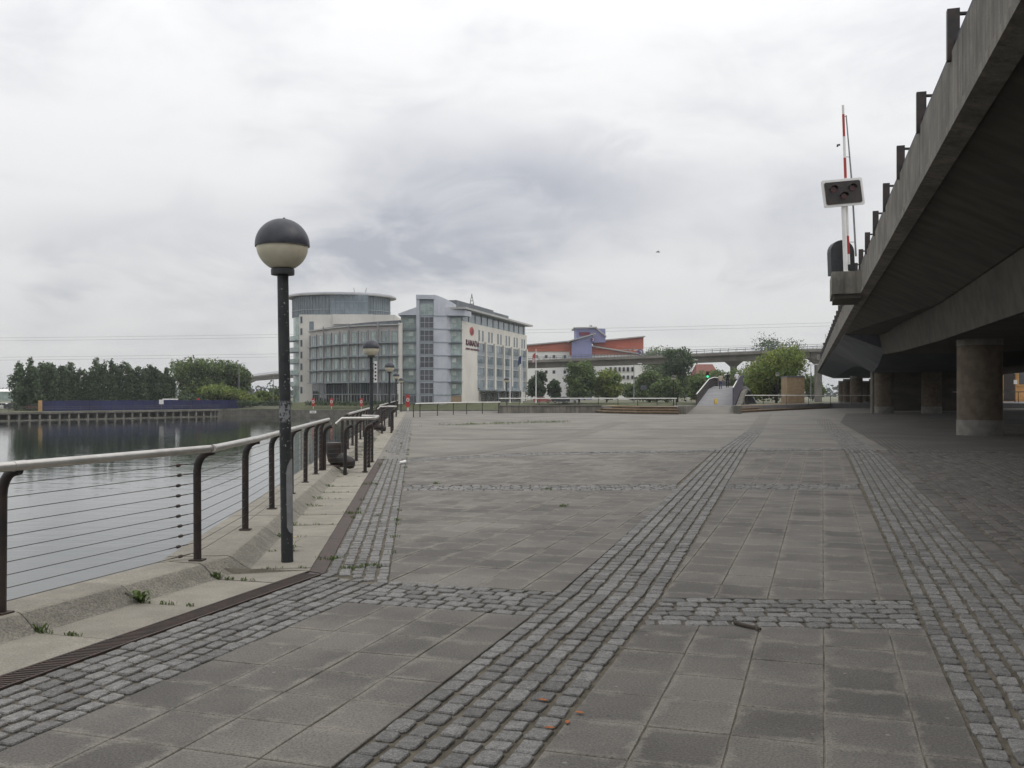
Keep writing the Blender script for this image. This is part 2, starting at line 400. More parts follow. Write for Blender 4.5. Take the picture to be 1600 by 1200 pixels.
class MB:
    """Collects shapes; build() links them as ONE mesh object."""

    def __init__(self):
        self.v, self.f, self.uv, self.tone = [], [], [], []

    def add(self, vs, fs, tone=0.0, uv=None):
        o = len(self.v)
        self.v += [tuple(x) for x in vs]
        self.f += [tuple(i + o for i in f) for f in fs]
        self.tone += [tone] * len(vs)
        self.uv += uv if uv else [(0.5, 0.5)] * len(vs)
        return self

    def box(self, x0, x1, y0, y1, z0, z1, tone=0.0):
        vs = [(x, y, z) for z in (z0, z1) for x, y in ((x0, y0), (x1, y0), (x1, y1), (x0, y1))]
        return self.add(vs, [(3, 2, 1, 0), (4, 5, 6, 7), (0, 1, 5, 4), (1, 2, 6, 5), (2, 3, 7, 6), (3, 0, 4, 7)], tone)

    def prism(self, poly, z0, z1, tone=0.0):
        """poly counter-clockwise (x, y); z0 / z1 numbers or functions of (x, y)."""
        n = len(poly)
        a = sum(poly[i][0] * poly[(i + 1) % n][1] - poly[(i + 1) % n][0] * poly[i][1] for i in range(n))
        if a < 0:
            poly = poly[::-1]
        zf0 = z0 if callable(z0) else (lambda x, y: z0)
        zf1 = z1 if callable(z1) else (lambda x, y: z1)
        vs = [(x, y, zf0(x, y)) for x, y in poly] + [(x, y, zf1(x, y)) for x, y in poly]
        fs = [tuple(range(n))[::-1], tuple(range(n, 2 * n))] + [(i, (i + 1) % n, n + (i + 1) % n, n + i) for i in range(n)]
        return self.add(vs, fs, tone)

    def obox(self, p, q, half, z0, z1, ext=0.0, tone=0.0):
        """box along the plan segment p-q, `half` to either side."""
        d = Vector((q[0] - p[0], q[1] - p[1])).normalized()
        n = Vector((d.y, -d.x)) * half
        p, q = Vector(p[:2]) - d * ext, Vector(q[:2]) + d * ext
        return self.prism([tuple(p + n), tuple(q + n), tuple(q - n), tuple(p - n)], z0, z1, tone)

    def tube(self, pts, r, seg=8, cap=True, tone=0.0):
        pts = [Vector(p) for p in pts]
        rs = r if isinstance(r, (list, tuple)) else [r] * len(pts)
        ref = None
        vs, fs = [], []
        for i, p in enumerate(pts):
            d = (pts[min(i + 1, len(pts) - 1)] - pts[max(i - 1, 0)]).normalized()
            if ref is None:
                ref = Vector((0, 0, 1)) if abs(d.z) < 0.9 else Vector((1, 0, 0))
            a = (ref - d * ref.dot(d)).normalized()
            ref = a
            bb = d.cross(a)
            for k in range(seg):
                an = 2 * math.pi * k / seg
                vs.append(p + (a * math.cos(an) + bb * math.sin(an)) * rs[i])
        for i in range(len(pts) - 1):
            for k in range(seg):
                k2 = (k + 1) % seg
                fs.append((i * seg + k, i * seg + k2, (i + 1) * seg + k2, (i + 1) * seg + k))
        if cap:
            fs.append(tuple(range(seg))[::-1])
            fs.append(tuple(range((len(pts) - 1) * seg, len(pts) * seg)))
        return self.add(vs, fs, tone)

    def lathe(self, prof, seg=24, c=(0, 0, 0), tone=0.0):
        vs, fs = [], []
        for r, z in prof:
            for k in range(seg):
                an = 2 * math.pi * k / seg
                vs.append((c[0] + r * math.cos(an), c[1] + r * math.sin(an), c[2] + z))
        for i in range(len(prof) - 1):
            for k in range(seg):
                k2 = (k + 1) % seg
                fs.append((i * seg + k, i * seg + k2, (i + 1) * seg + k2, (i + 1) * seg + k))
        if prof[0][0] > 1e-4:
            fs.append(tuple(range(seg))[::-1])
        if prof[-1][0] > 1e-4:
            fs.append(tuple(range((len(prof) - 1) * seg, len(prof) * seg)))
        return self.add(vs, fs, tone)

    def mesh(self, name, smooth=False):
        me = bpy.data.meshes.new(name)
        me.from_pydata(self.v, [], self.f)
        if any(self.tone):
            at = me.attributes.new('tone', 'FLOAT', 'POINT')
            at.data.foreach_set('value', np.array(self.tone, np.float32))
        if any(u != (0.5, 0.5) for u in self.uv):
            ul = me.uv_layers.new(name='UVMap')
            li = np.empty(len(me.loops), np.int32)
            me.loops.foreach_get('vertex_index', li)
            ul.data.foreach_set('uv', np.array(self.uv, np.float32)[li].ravel())
        if smooth:
            me.polygons.foreach_set('use_smooth', [True] * len(me.polygons))
            try:
                me.set_sharp_from_angle(angle=math.radians(38))
            except Exception:
                pass
        me.validate()
        return me

    def build(self, name, m, parent=None, smooth=False, local=False):
        """local=False: shapes are in world coordinates (parent unrotated)."""
        if parent is not None and not local:
            L = parent.location if parent.parent is None else parent.location + parent.parent.location
            self.v = [(x - L.x, y - L.y, z - L.z) for x, y, z in self.v]
        me = self.mesh(name, smooth)
        me.materials.append(MATS[m])
        o = bpy.data.objects.new(name, me)
        COL.objects.link(o)
        if parent is not None:
            o.parent = parent
        return o


def link_copy(src, parent=None, loc=None, rotz=None):
    c = src.copy()
    COL.objects.link(c)
    if parent is not None:
        c.parent = parent
    if loc is not None:
        c.location = loc
    if rotz is not None:
        c.rotation_euler = (0, 0, rotz)
    return c


def copy_tree(src, loc, label=None, rotz=None, tilt=None):
    c = src.copy()
    COL.objects.link(c)
    c.location = loc
    if rotz is not None:
        c.rotation_euler = (0, 0, rotz)
    if tilt is not None:
        c.rotation_euler = (tilt[0], tilt[1], c.rotation_euler[2])
    if label:
        c['label'] = label
    for ch in list(src.children):
        k = ch.copy()
        COL.objects.link(k)
        k.parent = c
        for g in list(ch.children):
            q = g.copy()
            COL.objects.link(q)
            q.parent = k
    return c


# survey helpers: bearing (in 1500ths right of the view axis) and range to metres
def sx(p, D):
    return (p - 800) / 1500 * D


def sz(q, D):
    return 1.6 + (618 - q) / 1500 * D


# slab grid axes (a forward, b right) and second quay axes (s forward, t right)
UX, UY = math.sin(TH), math.cos(TH)
D2 = Vector((-0.1, 1.0)).normalized()
N2 = Vector((D2.y, -D2.x))


def ab(a, b):
    return Vector((a * UX + b * UY, a * UY - b * UX))


def st(s, t_):
    return D2 * s + N2 * t_


def corner(b_, t_):
    """plan point that has offset b_ in the first quay system and t_ in the second"""
    A = np.array([[UY, -UX], [N2.x, N2.y]])
    x = np.linalg.solve(A, np.array([b_, t_]))
    return Vector((x[0], x[1]))

# ------------------------------------------------------------------ water, land, plaza
WATER_Z = -3.2
m = MB()
m.add([(-900, -60, WATER_Z), (400, -60, WATER_Z), (400, 330, WATER_Z), (-900, 330, WATER_Z)], [(0, 1, 2, 3)])
tag(m.build('water', 'water'), 'still grey dock water', None, kind='structure')

# ground beyond the dock: one sheet that reaches the horizon, with a step up from the bank
bank = [(-900, 40), (-230, 60), (-140, 118), (-97.5, 182), (-67.5, 224), (-52, 222), (-49, 212), (-20, 213), (60, 205), (160, 190), (900, 150)]
m = MB()
vs, fs = [], []
for i, (x, y) in enumerate(bank):
    s_ = 1.0 if i > 5 else 0.0
    vs += [(x, y, WATER_Z - 1), (x, y, -1.55), (x * 1.02, y + 3, -1.5), (x * 1.05, y + 12, -0.1 if s_ else -1.45), (x * 1.12, y + 60, 0.0 if s_ else -0.9), (x * 4.5, y + 3800, 0.0)]
for i in range(len(bank) - 1):
    for k in range(5):
        fs.append((i * 6 + k, (i + 1) * 6 + k, (i + 1) * 6 + k + 1, i * 6 + k + 1))
m.add(vs, fs)
o = m.build('ground', 'earth')
o.data.materials.append(MATS['quay_face'])
o.data.materials.append(MATS['grass'])
for i, p in enumerate(o.data.polygons):
    p.material_index = (1, 2, 2, 0, 0)[i % 5]
tag(o, 'rough ground behind the dock', None, kind='structure')

# plaza sheets
plaza = MB()
dl = [ab(-14, -4.46), corner(-4.46, -0.97)]
L3 = [(-3.36, 24.2), (-2.66, 24.3), (0.36, 26.7), (5.9, 28.25), (9.9, 28.95), tuple(ab(30.15, 1.0)), tuple(ab(30.15, 6.05)), tuple(ab(-10, 6.05))]
sp = [tuple(ab(-14, 6.12)), tuple(ab(30.6, 6.12)), *[(x, y + 0.6) for x, y in L3[:6][::-1]], tuple(dl[1]), tuple(dl[0])]
plaza.add([(*p, -0.014) for p in sp], [tuple(range(len(sp)))])
PL = plaza.build('plaza', 'soil')
tag(PL, 'wide paved quayside plaza of slabs and granite setts', None, kind='structure')
far = MB()
fp = [*L3, (110, -40), (110, 160), (62, 150), (44, 124), (22, 97), (14, 96), (0, 99), tuple(st(99, -0.97)), tuple(st(24.6, -0.97))]
far.add([(x, y, 0.0) for x, y in fp], [tuple(range(len(fp)))])
far.build('far_paving', 'paving_far', PL)
ub = MB()                                              # darker block paving under the bridge, far part
ubp = [tuple(ab(30.2, 1.85)), tuple(ab(60, 1.0)), tuple(ab(90, 2.0)), (60, 110), (110, 120), (110, -40), tuple(ab(-10, 6.1)), tuple(ab(30.2, 6.1))]
ub.add([(x, y, 0.004) for x, y in ubp], [tuple(range(len(ubp)))])
ub.build('far_block_paving', 'paver_far', PL)


# quay land body: face under the coping
qf = MB()
prof = [ab(-14, -5.55), corner(-5.55, -2.25), st(100, -2.25), (0, 101), (15, 97.5), (22, 99), (42, 128), (62, 152), (66, 176), (400, 188)]
vs = [(p[0], p[1], z) for p in prof for z in (WATER_Z - 1, -0.02)]
qf.add(vs, [(2 * i, 2 * i + 2, 2 * i + 3, 2 * i + 1) for i in range(len(prof) - 1)])
QW = thing('quay_wall', 'pale concrete quay edge with rounded step between plaza and water', 'quay wall', (*ab(5, -5.2), 0))
qf.build('wall_face', 'quay_face', QW)

# coping blocks: ledge, rounded step, flat top; offsets (first system, second system, height)
CP = [(-4.46, -0.97, -0.02), (-4.46, -0.97, 0.004), (-5.00, -1.50, 0.0)]
for k in range(1, 12):
    f = k / 12
    CP.append((-5.00 - 0.21 * f, -1.50 - 0.24 * f, 0.13 * (3 * f * f - 2 * f ** 3)))
CP += [(-5.21, -1.74, 0.13), (-5.57, -2.26, 0.128), (-5.60, -2.30, 0.10), (-5.60, -2.30, -0.35)]


def quay_block(pa, pb):
    """extrudes the coping profile between two lists of plan points"""
    mb = MB()
    n = len(CP)
    dz = rnd.uniform(-0.004, 0.004)
    vs = [(p.x, p.y, c[2] + dz) for p, c in zip(pa, CP)] + [(p.x, p.y, c[2] + dz) for p, c in zip(pb, CP)]
    fs = [(i, n + i, n + i + 1, i + 1) for i in range(n - 1)] + [tuple(range(n)), tuple(range(n, 2 * n))[::-1]]
    mb.add(vs, fs)
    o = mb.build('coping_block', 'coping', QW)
    o.data.materials.append(MATS['coping_rough_shaded'])
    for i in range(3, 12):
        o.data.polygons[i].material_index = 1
    return o


bend = [corner(c[0], c[1]) for c in CP]
aa = 7.17 - 7.0 * 1.0
G = 0.006
k = 0
while True:
    a0, a1 = aa + k, aa + k + 1.0
    pa = [ab(a0 + G, c[0]) for c in CP]
    if a1 > 7.9:
        quay_block(pa, [p - Vector((UX, UY)) * G for p in bend])
        break
    quay_block(pa, [ab(a1 - G, c[0]) for c in CP])
    k += 1
s0 = 9.05
quay_block([p + D2 * G for p in bend], [st(s0 - G, c[1]) for c in CP])
for k in range(88):
    quay_block([st(s0 + k + G, c[1]) for c in CP], [st(s0 + k + 1 - G, c[1]) for c in CP])

# drain: slotted rusty grating in the near stretch, plain channel after the bend
dr = MB()
c0, c1 = corner(-4.46, -0.97), corner(-4.27, -0.82)
q = [ab(-2, -4.455), c0, c1, ab(-2, -4.275)]
dr.add([(p.x, p.y, -0.010) for p in q], [(0, 3, 2, 1)])
dr.build('drain_bed', 'black_paint', PL)
bars = MB()
for k in range(int((7.9 - 0.2) / 0.033)):
    a = 0.2 + k * 0.033
    if ab(a, -4.36).dot(N2) > -0.93:
        break
    p, q = ab(a, -4.45), ab(a + 0.02, -4.28)
    bars.obox((p.x, p.y), (q.x, q.y), 0.0075, -0.008, 0.001)
for bb in (-4.452, -4.278):
    p, q = ab(0.2, bb), ab(7.75, bb)
    bars.obox(tuple(p), tuple(q), 0.008, -0.008, 0.003)
tag(bars.build('drain_grating', 'iron', PL), kind='stuff')
for k in range(46):
    ch = MB()
    p = [st(8.9 + 2 * k, -0.965), st(8.9 + 2 * k, -0.82), st(10.89 + 2 * k, -0.82), st(10.89 + 2 * k, -0.965)]
    if k == 0:
        p[0], p[1] = c0, c1
    ch.prism([tuple(x) for x in p], -0.03, -0.004)
    ch.build('drain_cover', 'iron', PL)

# ------------------------------------------------------------------ setts and slabs
pieces = {'sett': [], 'paving_slab': [], 'paver': []}


def proj_size(c, w_):
    if c[1] < 1.5:
        return 0.0
    px = 800 + 1500 * c[0] / c[1]
    py = 618 + 1500 * 1.6 / c[1]
    if not (-30 < px < 1630 and py < 1225):
        return 0.0
    return w_ / c[1] ** 2


def add_sett(kind, c, ang, w_, l_):
    pieces[kind].append((proj_size(c, w_ * l_), c, ang, w_, l_))


def band(pl, pr, ncol, pitch, kind='sett', gap=0.030, gapl=0.019, keep=None, jit=1.0):
    """rows of setts filling the ribbon between polylines pl and pr (same length)"""
    for i in range(len(pl) - 1):
        A, B, Cc, Dd = (Vector(p[:2]) for p in (pl[i], pl[i + 1], pr[i], pr[i + 1]))
        for c in range(ncol):
            f0, f1 = c / ncol, (c + 1) / ncol
            p0, p1 = A.lerp(Cc, (f0 + f1) / 2), B.lerp(Dd, (f0 + f1) / 2)
            wd = ((Cc - A).length + (Dd - B).length) / 2 / ncol
            L_ = (p1 - p0).length
            d = (p1 - p0).normalized()
            nrm = Vector((d.y, -d.x))
            wd *= abs((Cc - A).normalized().dot(nrm))
            ang = math.atan2(d.y, d.x) - math.pi / 2
            s_ = 0.0
            first = i == 0
            while s_ < L_ - pitch * 0.55:
                l_ = pitch * (rnd.uniform(0.5, 1.15) if first else rnd.uniform(0.84, 1.18))
                first = False
                if L_ - s_ - l_ < pitch * 0.55:
                    l_ = L_ - s_
                cpt = p0 + d * (s_ + l_ / 2) + nrm * rnd.uniform(-0.005, 0.005) * jit
                s_ += l_
                if keep is None or keep(cpt):
                    add_sett(kind, (cpt.x, cpt.y), ang + rnd.uniform(-0.05, 0.05) * jit, wd - gap * rnd.uniform(0.75, 1.35), l_ - gapl * rnd.uniform(0.7, 1.5))


# quay bands, mitred at the bend
mi0, mi1 = corner(-4.26, -0.81), corner(-3.52, -0.235)
mn = (mi1 - mi0).normalized()


def before(p):
    return mn.x * (p.y - mi0.y) - mn.y * (p.x - mi0.x) < -0.03


band([ab(0.8, -4.26), ab(9.6, -4.26)], [ab(0.8, -3.52), ab(9.6, -3.52)], 6, 0.158, keep=before)
band([st(6.5, -0.81), st(46, -0.81)], [st(6.5, -0.235), st(46, -0.235)], 5, 0.157, gap=0.024, keep=lambda p: not (mn.x * (p.y - mi0.y) - mn.y * (p.x - mi0.x) < 0.03))
# middle band
ML = [ab(1.5, -2.0), ab(7.57, -2.02), Vector((3.08, 17.52)), Vector((6.06, 28.4)), Vector((10.79, 44.0))]
MR = [ab(1.5, -1.2), ab(7.57, -1.22), Vector((3.78, 16.95)), Vector((6.96, 28.4)), Vector((11.5, 44.0))]
band(ML, MR, 6, 0.157)
# right band and kerb strip
RL = [ab(1.8, 0.67), ab(27.6, 0.67), ab(46, 0.15)]
RR = [ab(1.8, 1.56), ab(27.6, 1.56), ab(46, 0.95)]
band(RL, RR, 7, 0.157)
# first cross band: square to the slabs on the left, skewed on the right
band([ab(7.56, -3.52), ab(7.56, -2.02)], [ab(6.68, -3.52), ab(6.68, -2.02)], 6, 0.16)
band([ab(7.58, -1.2), ab(8.10, 0.66)], [ab(6.66, -1.2), ab(7.12, 0.66)], 6, 0.17)
# second and third cross bands
band([(-1.95, 17.1), (2.97, 17.25)], [(-1.85, 16.15), (2.79, 16.25)], 6, 0.17)
band([(3.85, 17.3), (6.24, 17.35)], [(3.62, 16.35), (5.97, 16.45)], 6, 0.17)
band([(-2.66, 24.3), (0.36, 26.65), (6.0, 28.25)], [(-2.55, 23.2), (0.36, 25.75), (5.76, 27.35)], 6, 0.17)
band([(7.0, 28.5), (9.95, 28.95)], [(6.75, 27.5), (9.68, 28.0)], 6, 0.17)
# long kerb strip and block paving under the bridge
band([ab(1.8, 1.575), ab(30, 1.575)], [ab(1.8, 1.80), ab(30, 1.80)], 1, 0.62, kind='paver', gap=0.02, gapl=0.012, jit=0.3)
for c in range(28):
    b0 = 1.82 + c * 0.152
    band([ab(1, b0), ab(30.2, b0)], [ab(1, b0 + 0.152), ab(30.2, b0 + 0.152)], 1, 0.29, kind='paver', gap=0.026, gapl=0.020, jit=0.8)


def clip(poly, a, b_):
    """keep the part of poly left of the directed line a->b_"""
    out = []
    for i in range(len(poly)):
        p, q = poly[i], poly[(i + 1) % len(poly)]
        dp = (b_[0] - a[0]) * (p[1] - a[1]) - (b_[1] - a[1]) * (p[0] - a[0])
        dq = (b_[0] - a[0]) * (q[1] - a[1]) - (b_[1] - a[1]) * (q[0] - a[0])
        if dp >= 0:
            out.append(p)
        if (dp > 0) != (dq > 0) and dp != dq:
            f = dp / (dp - dq)
            out.append((p[0] + (q[0] - p[0]) * f, p[1] + (q[1] - p[1]) * f))
    return out


def area(p):
    return 0.5 * sum(p[i][0] * p[(i + 1) % len(p)][1] - p[(i + 1) % len(p)][0] * p[i][1] for i in range(len(p)))


def slabs(region, cols, a_lines):
    """cuts the convex region (counter-clockwise plan points) along the slab grid"""
    region = [tuple(p[:2]) for p in region]
    sd = MB()
    sd.add([(x, y, -0.0055) for x, y in region], [tuple(range(len(region)))])
    sd.build('joint_sand', 'sand', PL)
    for i in range(len(cols) - 1):
        for j in range(len(a_lines) - 1):
            g = 0.0035
            c0_, c1_, r0, r1 = cols[i] + g, cols[i + 1] - g, a_lines[j] + g, a_lines[j + 1] - g
            cell = [tuple(ab(r0, c0_)), tuple(ab(r0, c1_)), tuple(ab(r1, c1_)), tuple(ab(r1, c0_))]
            poly = cell
            for k_ in range(len(region)):
                poly = clip(poly, region[k_], region[(k_ + 1) % len(region)])
                if len(poly) < 3:
                    break
            if len(poly) < 3 or area(poly) < 0.008:
                continue
            cx = sum(p[0] for p in poly) / len(poly)
            cy = sum(p[1] for p in poly) / len(poly)
            whole = abs(area(poly) - area(cell)) < 1e-6
            uv = []
            for p in poly:
                va = p[0] * UX + p[1] * UY
                vb = p[0] * UY - p[1] * UX
                uv.append(((vb - c0_) / (c1_ - c0_), (va - r0) / (r1 - r0)))
            pieces['paving_slab'].append((proj_size((cx, cy), area(poly)), (cx, cy), poly, uv, whole, (round(c1_ - c0_, 3), round(r1 - r0, 3))))


def seq(first, step, lo, hi):
    k0 = math.floor((lo - first) / step)
    return [first + step * i for i in range(k0, math.ceil((hi - first) / step) + 2)]


LC = [-2.36 - 0.397 * i for i in range(-12, 24)][::-1]
LA = seq(4.117, 0.43, 0.6, 34)
RC = [-1.21 - 0.8, -1.21 - 0.41, -1.21, -0.81, -0.41, 0.01, 0.43, 0.68]
RA = seq(6.46, 0.4585, 1.2, 34)
rc_far = [-3.3, -2.87, -2.46, -2.04, -1.63, -1.22, -0.81, -0.41, 0.01, 0.43, 0.68]
slabs([ab(0.9, -3.515), ab(0.9, -2.005), ab(6.675, -2.02), ab(6.675, -3.515)], [-3.56, -3.153, -2.762, -2.36, -1.96], LA)
slabs([mi1 + Vector((0.0, 0.02)), ab(7.565, -2.03), (2.78, 16.24), (-1.85, 16.13)], LC, LA)
slabs([(-1.95, 17.12), (2.96, 17.28), (5.74, 27.33), (0.36, 25.72), (-2.55, 23.17)], LC, LA)
slabs([ab(1.5, -1.195), ab(1.5, 0.665), ab(7.11, 0.665), ab(6.655, -1.195)], RC, RA)
slabs([ab(7.585, -1.21), ab(8.11, 0.665), (5.96, 16.43), (3.64, 16.33)], rc_far, RA)
slabs([(3.87, 17.32), (6.29, 17.37), (9.67, 27.97), (6.74, 27.47)], rc_far, RA)


def sett_shape(w_, l_, r_):
    cr = min(w_, l_) * r_.uniform(0.06, 0.15)
    hw, hl = w_ / 2, l_ / 2
    out = [(-hw + cr, -hl), (hw - cr, -hl), (hw, -hl + cr), (hw, hl - cr), (hw - cr, hl), (-hw + cr, hl), (-hw, hl - cr), (-hw, -hl + cr)]
    out = [(x + r_.uniform(-1, 1) * w_ * 0.03, y + r_.uniform(-1, 1) * w_ * 0.03) for x, y in out]
    ins = r_.uniform(0.87, 0.94)
    tx, ty = r_.uniform(-0.03, 0.03), r_.uniform(-0.03, 0.03)
    vs = [(x, y, -0.03) for x, y in out] + [(x, y, -0.006 + tx * x + ty * y) for x, y in out] + [(x * ins, y * ins, 0.001 + tx * x + ty * y + r_.uniform(-0.001, 0.001)) for x, y in out]
    fs = [(i, (i + 1) % 8, 8 + (i + 1) % 8, 8 + i) for i in range(8)] + [(8 + i, 8 + (i + 1) % 8, 16 + (i + 1) % 8, 16 + i) for i in range(8)] + [tuple(range(16, 24))]
    return vs, fs


def emit_setts(kind, m_name, rest, top, w0, l0):
    ps = sorted(pieces[kind], key=lambda p: -p[0])
    var = []
    for v_ in range(14):
        mb = MB()
        mb.add(*sett_shape(w0, l0, rnd))
        me = mb.mesh(kind)
        me.materials.append(MATS[m_name])
        var.append(me)
    for p in ps[:300]:
        o = bpy.data.objects.new(kind, rnd.choice(var))
        COL.objects.link(o)
        o.parent = PL
        fz = p[1][1] > 27
        o.location = (p[1][0], p[1][1], rnd.uniform(-0.003, 0.0035) + (0.012 if fz else 0) + top)
        o.rotation_euler = (0, 0, p[2])
        o.scale = (p[3] / w0, p[4] / l0, 1)
    mb = MB()
    for p in ps[300:]:
        vs, fs = sett_shape(p[3], p[4], rnd)
        ca, sa = math.cos(p[2]), math.sin(p[2])
        zo = rnd.uniform(-0.003, 0.003) + top + (0.012 if p[1][1] > 26.9 else 0)
        mb.add([(p[1][0] + x * ca - y * sa, p[1][1] + x * sa + y * ca, z + zo) for x, y, z in vs], fs, tone=rnd.uniform(0.01, 0.99))
    if mb.v:
        tag(mb.build(rest, m_name, PL), kind='stuff')


def slab_shape(poly, uv, cx, cy, zt):
    n = len(poly)
    ins = []
    for i in range(n):
        d = Vector((cx - poly[i][0], cy - poly[i][1]))
        ins.append((poly[i][0] + d.normalized().x * 0.006, poly[i][1] + d.normalized().y * 0.006))
    vs = [(x, y, zt - 0.03) for x, y in poly] + [(x, y, zt - 0.004) for x, y in poly] + [(x, y, zt) for x, y in ins]
    fs = [(i, (i + 1) % n, n + (i + 1) % n, n + i) for i in range(n)] + [(n + i, n + (i + 1) % n, 2 * n + (i + 1) % n, 2 * n + i) for i in range(n)] + [tuple(range(2 * n, 3 * n))]
    return vs, fs, uv * 3


emit_setts('sett', 'sett', 'far_setts', 0.0, 0.12, 0.145)
emit_setts('paver', 'paver', 'far_pavers', -0.002, 0.14, 0.28)
ps = sorted(pieces['paving_slab'], key=lambda p: -p[0])
shared = {}
rest = MB()
for i, (pz, (cx, cy), poly, uv, whole, size) in enumerate(ps):
    zt = rnd.uniform(-0.0025, 0.0025)
    if i < 300:
        key = size if whole else None
        if key is not None and key in shared:
            me = shared[key]
        else:
            if whole:       # shared mesh lives in slab axes about the slab centre
                loc_poly = [(-size[0] / 2, -size[1] / 2), (size[0] / 2, -size[1] / 2), (size[0] / 2, size[1] / 2), (-size[0] / 2, size[1] / 2)]
            else:
                loc_poly = [((p[0] - cx) * UY - (p[1] - cy) * UX, (p[0] - cx) * UX + (p[1] - cy) * UY) for p in poly]
            mb = MB()
            v_, f_, u_ = slab_shape(loc_poly, uv, 0, 0, 0)
            mb.add(v_, f_, 0, u_)
            me = mb.mesh('paving_slab')
            me.materials.append(MATS['slab'])
            if key is not None:
                shared[key] = me
        o = bpy.data.objects.new('paving_slab', me)
        COL.objects.link(o)
        o.parent = PL
        o.location = (cx, cy, zt)
        o.rotation_euler = (rnd.uniform(-0.004, 0.004), rnd.uniform(-0.004, 0.004), -TH)
    else:
        v_, f_, u_ = slab_shape(poly, uv, cx, cy, zt)
        rest.add(v_, f_, rnd.uniform(0.01, 0.99), u_)
if rest.v:
    tag(rest.build('far_slabs', 'slab', PL), kind='stuff')


# far strips of setts, too fine to tell apart
def strip(pl, pr, z, m_name, name='sett_strip'):
    mb = MB()
    n = len(pl)
    mb.add([(p[0], p[1], z) for p in pl] + [(p[0], p[1], z) for p in pr], [(i, n + i, n + i + 1, i + 1) for i in range(n - 1)])
    return mb.build(name, m_name, PL)


strip([st(46, -0.81), st(66, -0.81)], [st(46, -0.235), st(66, -0.235)], 0.005, 'sett_far_quay')
strip([(10.79, 44.0), (20.9, 81)], [(11.5, 44.0), (21.9, 81)], 0.004, 'sett_far')
strip([ab(46, 0.15), ab(68, -0.5)], [ab(46, 0.95), ab(68, 0.4)], 0.008, 'sett_far')
strip([(-2.6, 35.4), (7.8, 37.1)], [(-2.5, 34.4), (7.6, 36.1)], 0.004, 'sett_far')
strip([(-3.6, 45.6), (10.9, 45.6)], [(-3.5, 44.5), (10.8, 44.5)], 0.004, 'sett_far')
strip([(-2.66, 24.7), (-1.75, 26.4), (1.5, 35.6), (6.1, 58)], [(-2.45, 24.6), (-1.0, 26.2), (2.3, 35.2), (6.9, 57.6)], 0.0045, 'sett_far')

# ------------------------------------------------------------------ terrace, steps and ramp at the far end of the plaza
TZ = 0.66
tw = thing('terrace_wall', 'low grey concrete wall behind the far end of the plaza, left of the steps', 'wall', (-1.2, 86.2, 0))
m = MB()
m.obox((-1.2, 86.3), (8.2, 88.8), 0.16, 0, TZ - 0.02)
m.build('wall_body', 'concrete', tw)
m = MB()
m.obox((-1.2, 86.3), (8.2, 88.8), 0.22, TZ - 0.02, TZ + 0.06)
m.build('wall_cap', 'kerb', tw)
m = MB()
m.prism([(-1.2, 86.5), (8.1, 89.0), (11.4, 83.9), (14.4, 82.8), (17.0, 88.2), (17.0, 94.5), (-1.2, 99)], -0.02, TZ - 0.05)
tag(m.build('terrace', 'deck_grey'), 'raised terrace behind the steps', None, kind='structure')
m = MB()
m.prism([(20.3, 88.0), (26.2, 98.0), (40.5, 121.5), (60, 121.8), (110, 100), (110, 172), (68, 172), (62, 150), (42, 130), (20.8, 97)], -0.02, TZ - 0.05)
tag(m.build('raised_terrace', 'deck_grey'), 'raised terrace under and beside the road bridge', None, kind='structure')
m = MB()
m.prism([(-1.2, 90.0), (15.4, 91.0), (15.4, 94.2), (-1.2, 98.5)], TZ - 0.1, TZ - 0.02)
tag(m.build('verge', 'grass'), 'strip of rough grass behind the terrace wall', None, kind='structure')


def flight(front, ctr, label):
    t_ = thing('steps', label, 'steps', (front[0][0], front[0][1], 0), 'curved steps beside the bridge ramp')
    for i in range(3):
        a_ = [Vector(p) + (Vector(ctr) - Vector(p)).normalized() * 0.62 * i for p in front]
        b_ = [Vector(p) + (Vector(ctr) - Vector(p)).normalized() * 2.4 for p in front]
        z0, z1 = 0.22 * i, 0.22 * (i + 1)
        m = MB()
        m.prism([tuple(p) for p in a_] + [tuple(p) for p in b_[::-1]], z0 if i == 0 else z0 + 0.001, z1 - 0.05)
        o = m.build('step', 'column', t_)  # dark riser colour stands in for the shade on the upright faces
        m = MB()
        a2 = [p - (Vector(ctr) - p).normalized() * 0.10 for p in a_]
        m.prism([tuple(p) for p in a2] + [tuple(p) for p in b_[::-1]], z1 - 0.05, z1)
        m.build('tread', 'step_nose', t_)
    return t_


flight([(7.4, 90.2), (8.3, 86.2), (10.6, 82.2), (14.1, 81.0)], (14.5, 93), 'curved tan steps on the left side of the bridge ramp')
flight([(20.2, 86.6), (25.4, 96.0), (32.6, 108.4), (39.7, 120.0)], (23, 108), 'long tan steps running off right of the bridge ramp towards the road bridge')

RD = Vector((0.2733, 1.0)).normalized()            # heading of the footbridge
RN = Vector((RD.y, -RD.x))
R0 = Vector((18.55, 88.0))


def fb(s, o):
    return R0 + RD * s + RN * o


def deck_z(s):
    pts = [(-7, 0.0), (0, 0.66), (17.6, 2.35), (27, 2.72), (40, 2.85), (60, 2.6), (95, 1.2), (118, 0.2)]
    for (s0_, z0), (s1_, z1) in zip(pts, pts[1:]):
        if s <= s1_:
            return z0 + (z1 - z0) * (s - s0_) / (s1_ - s0_)
    return pts[-1][1]


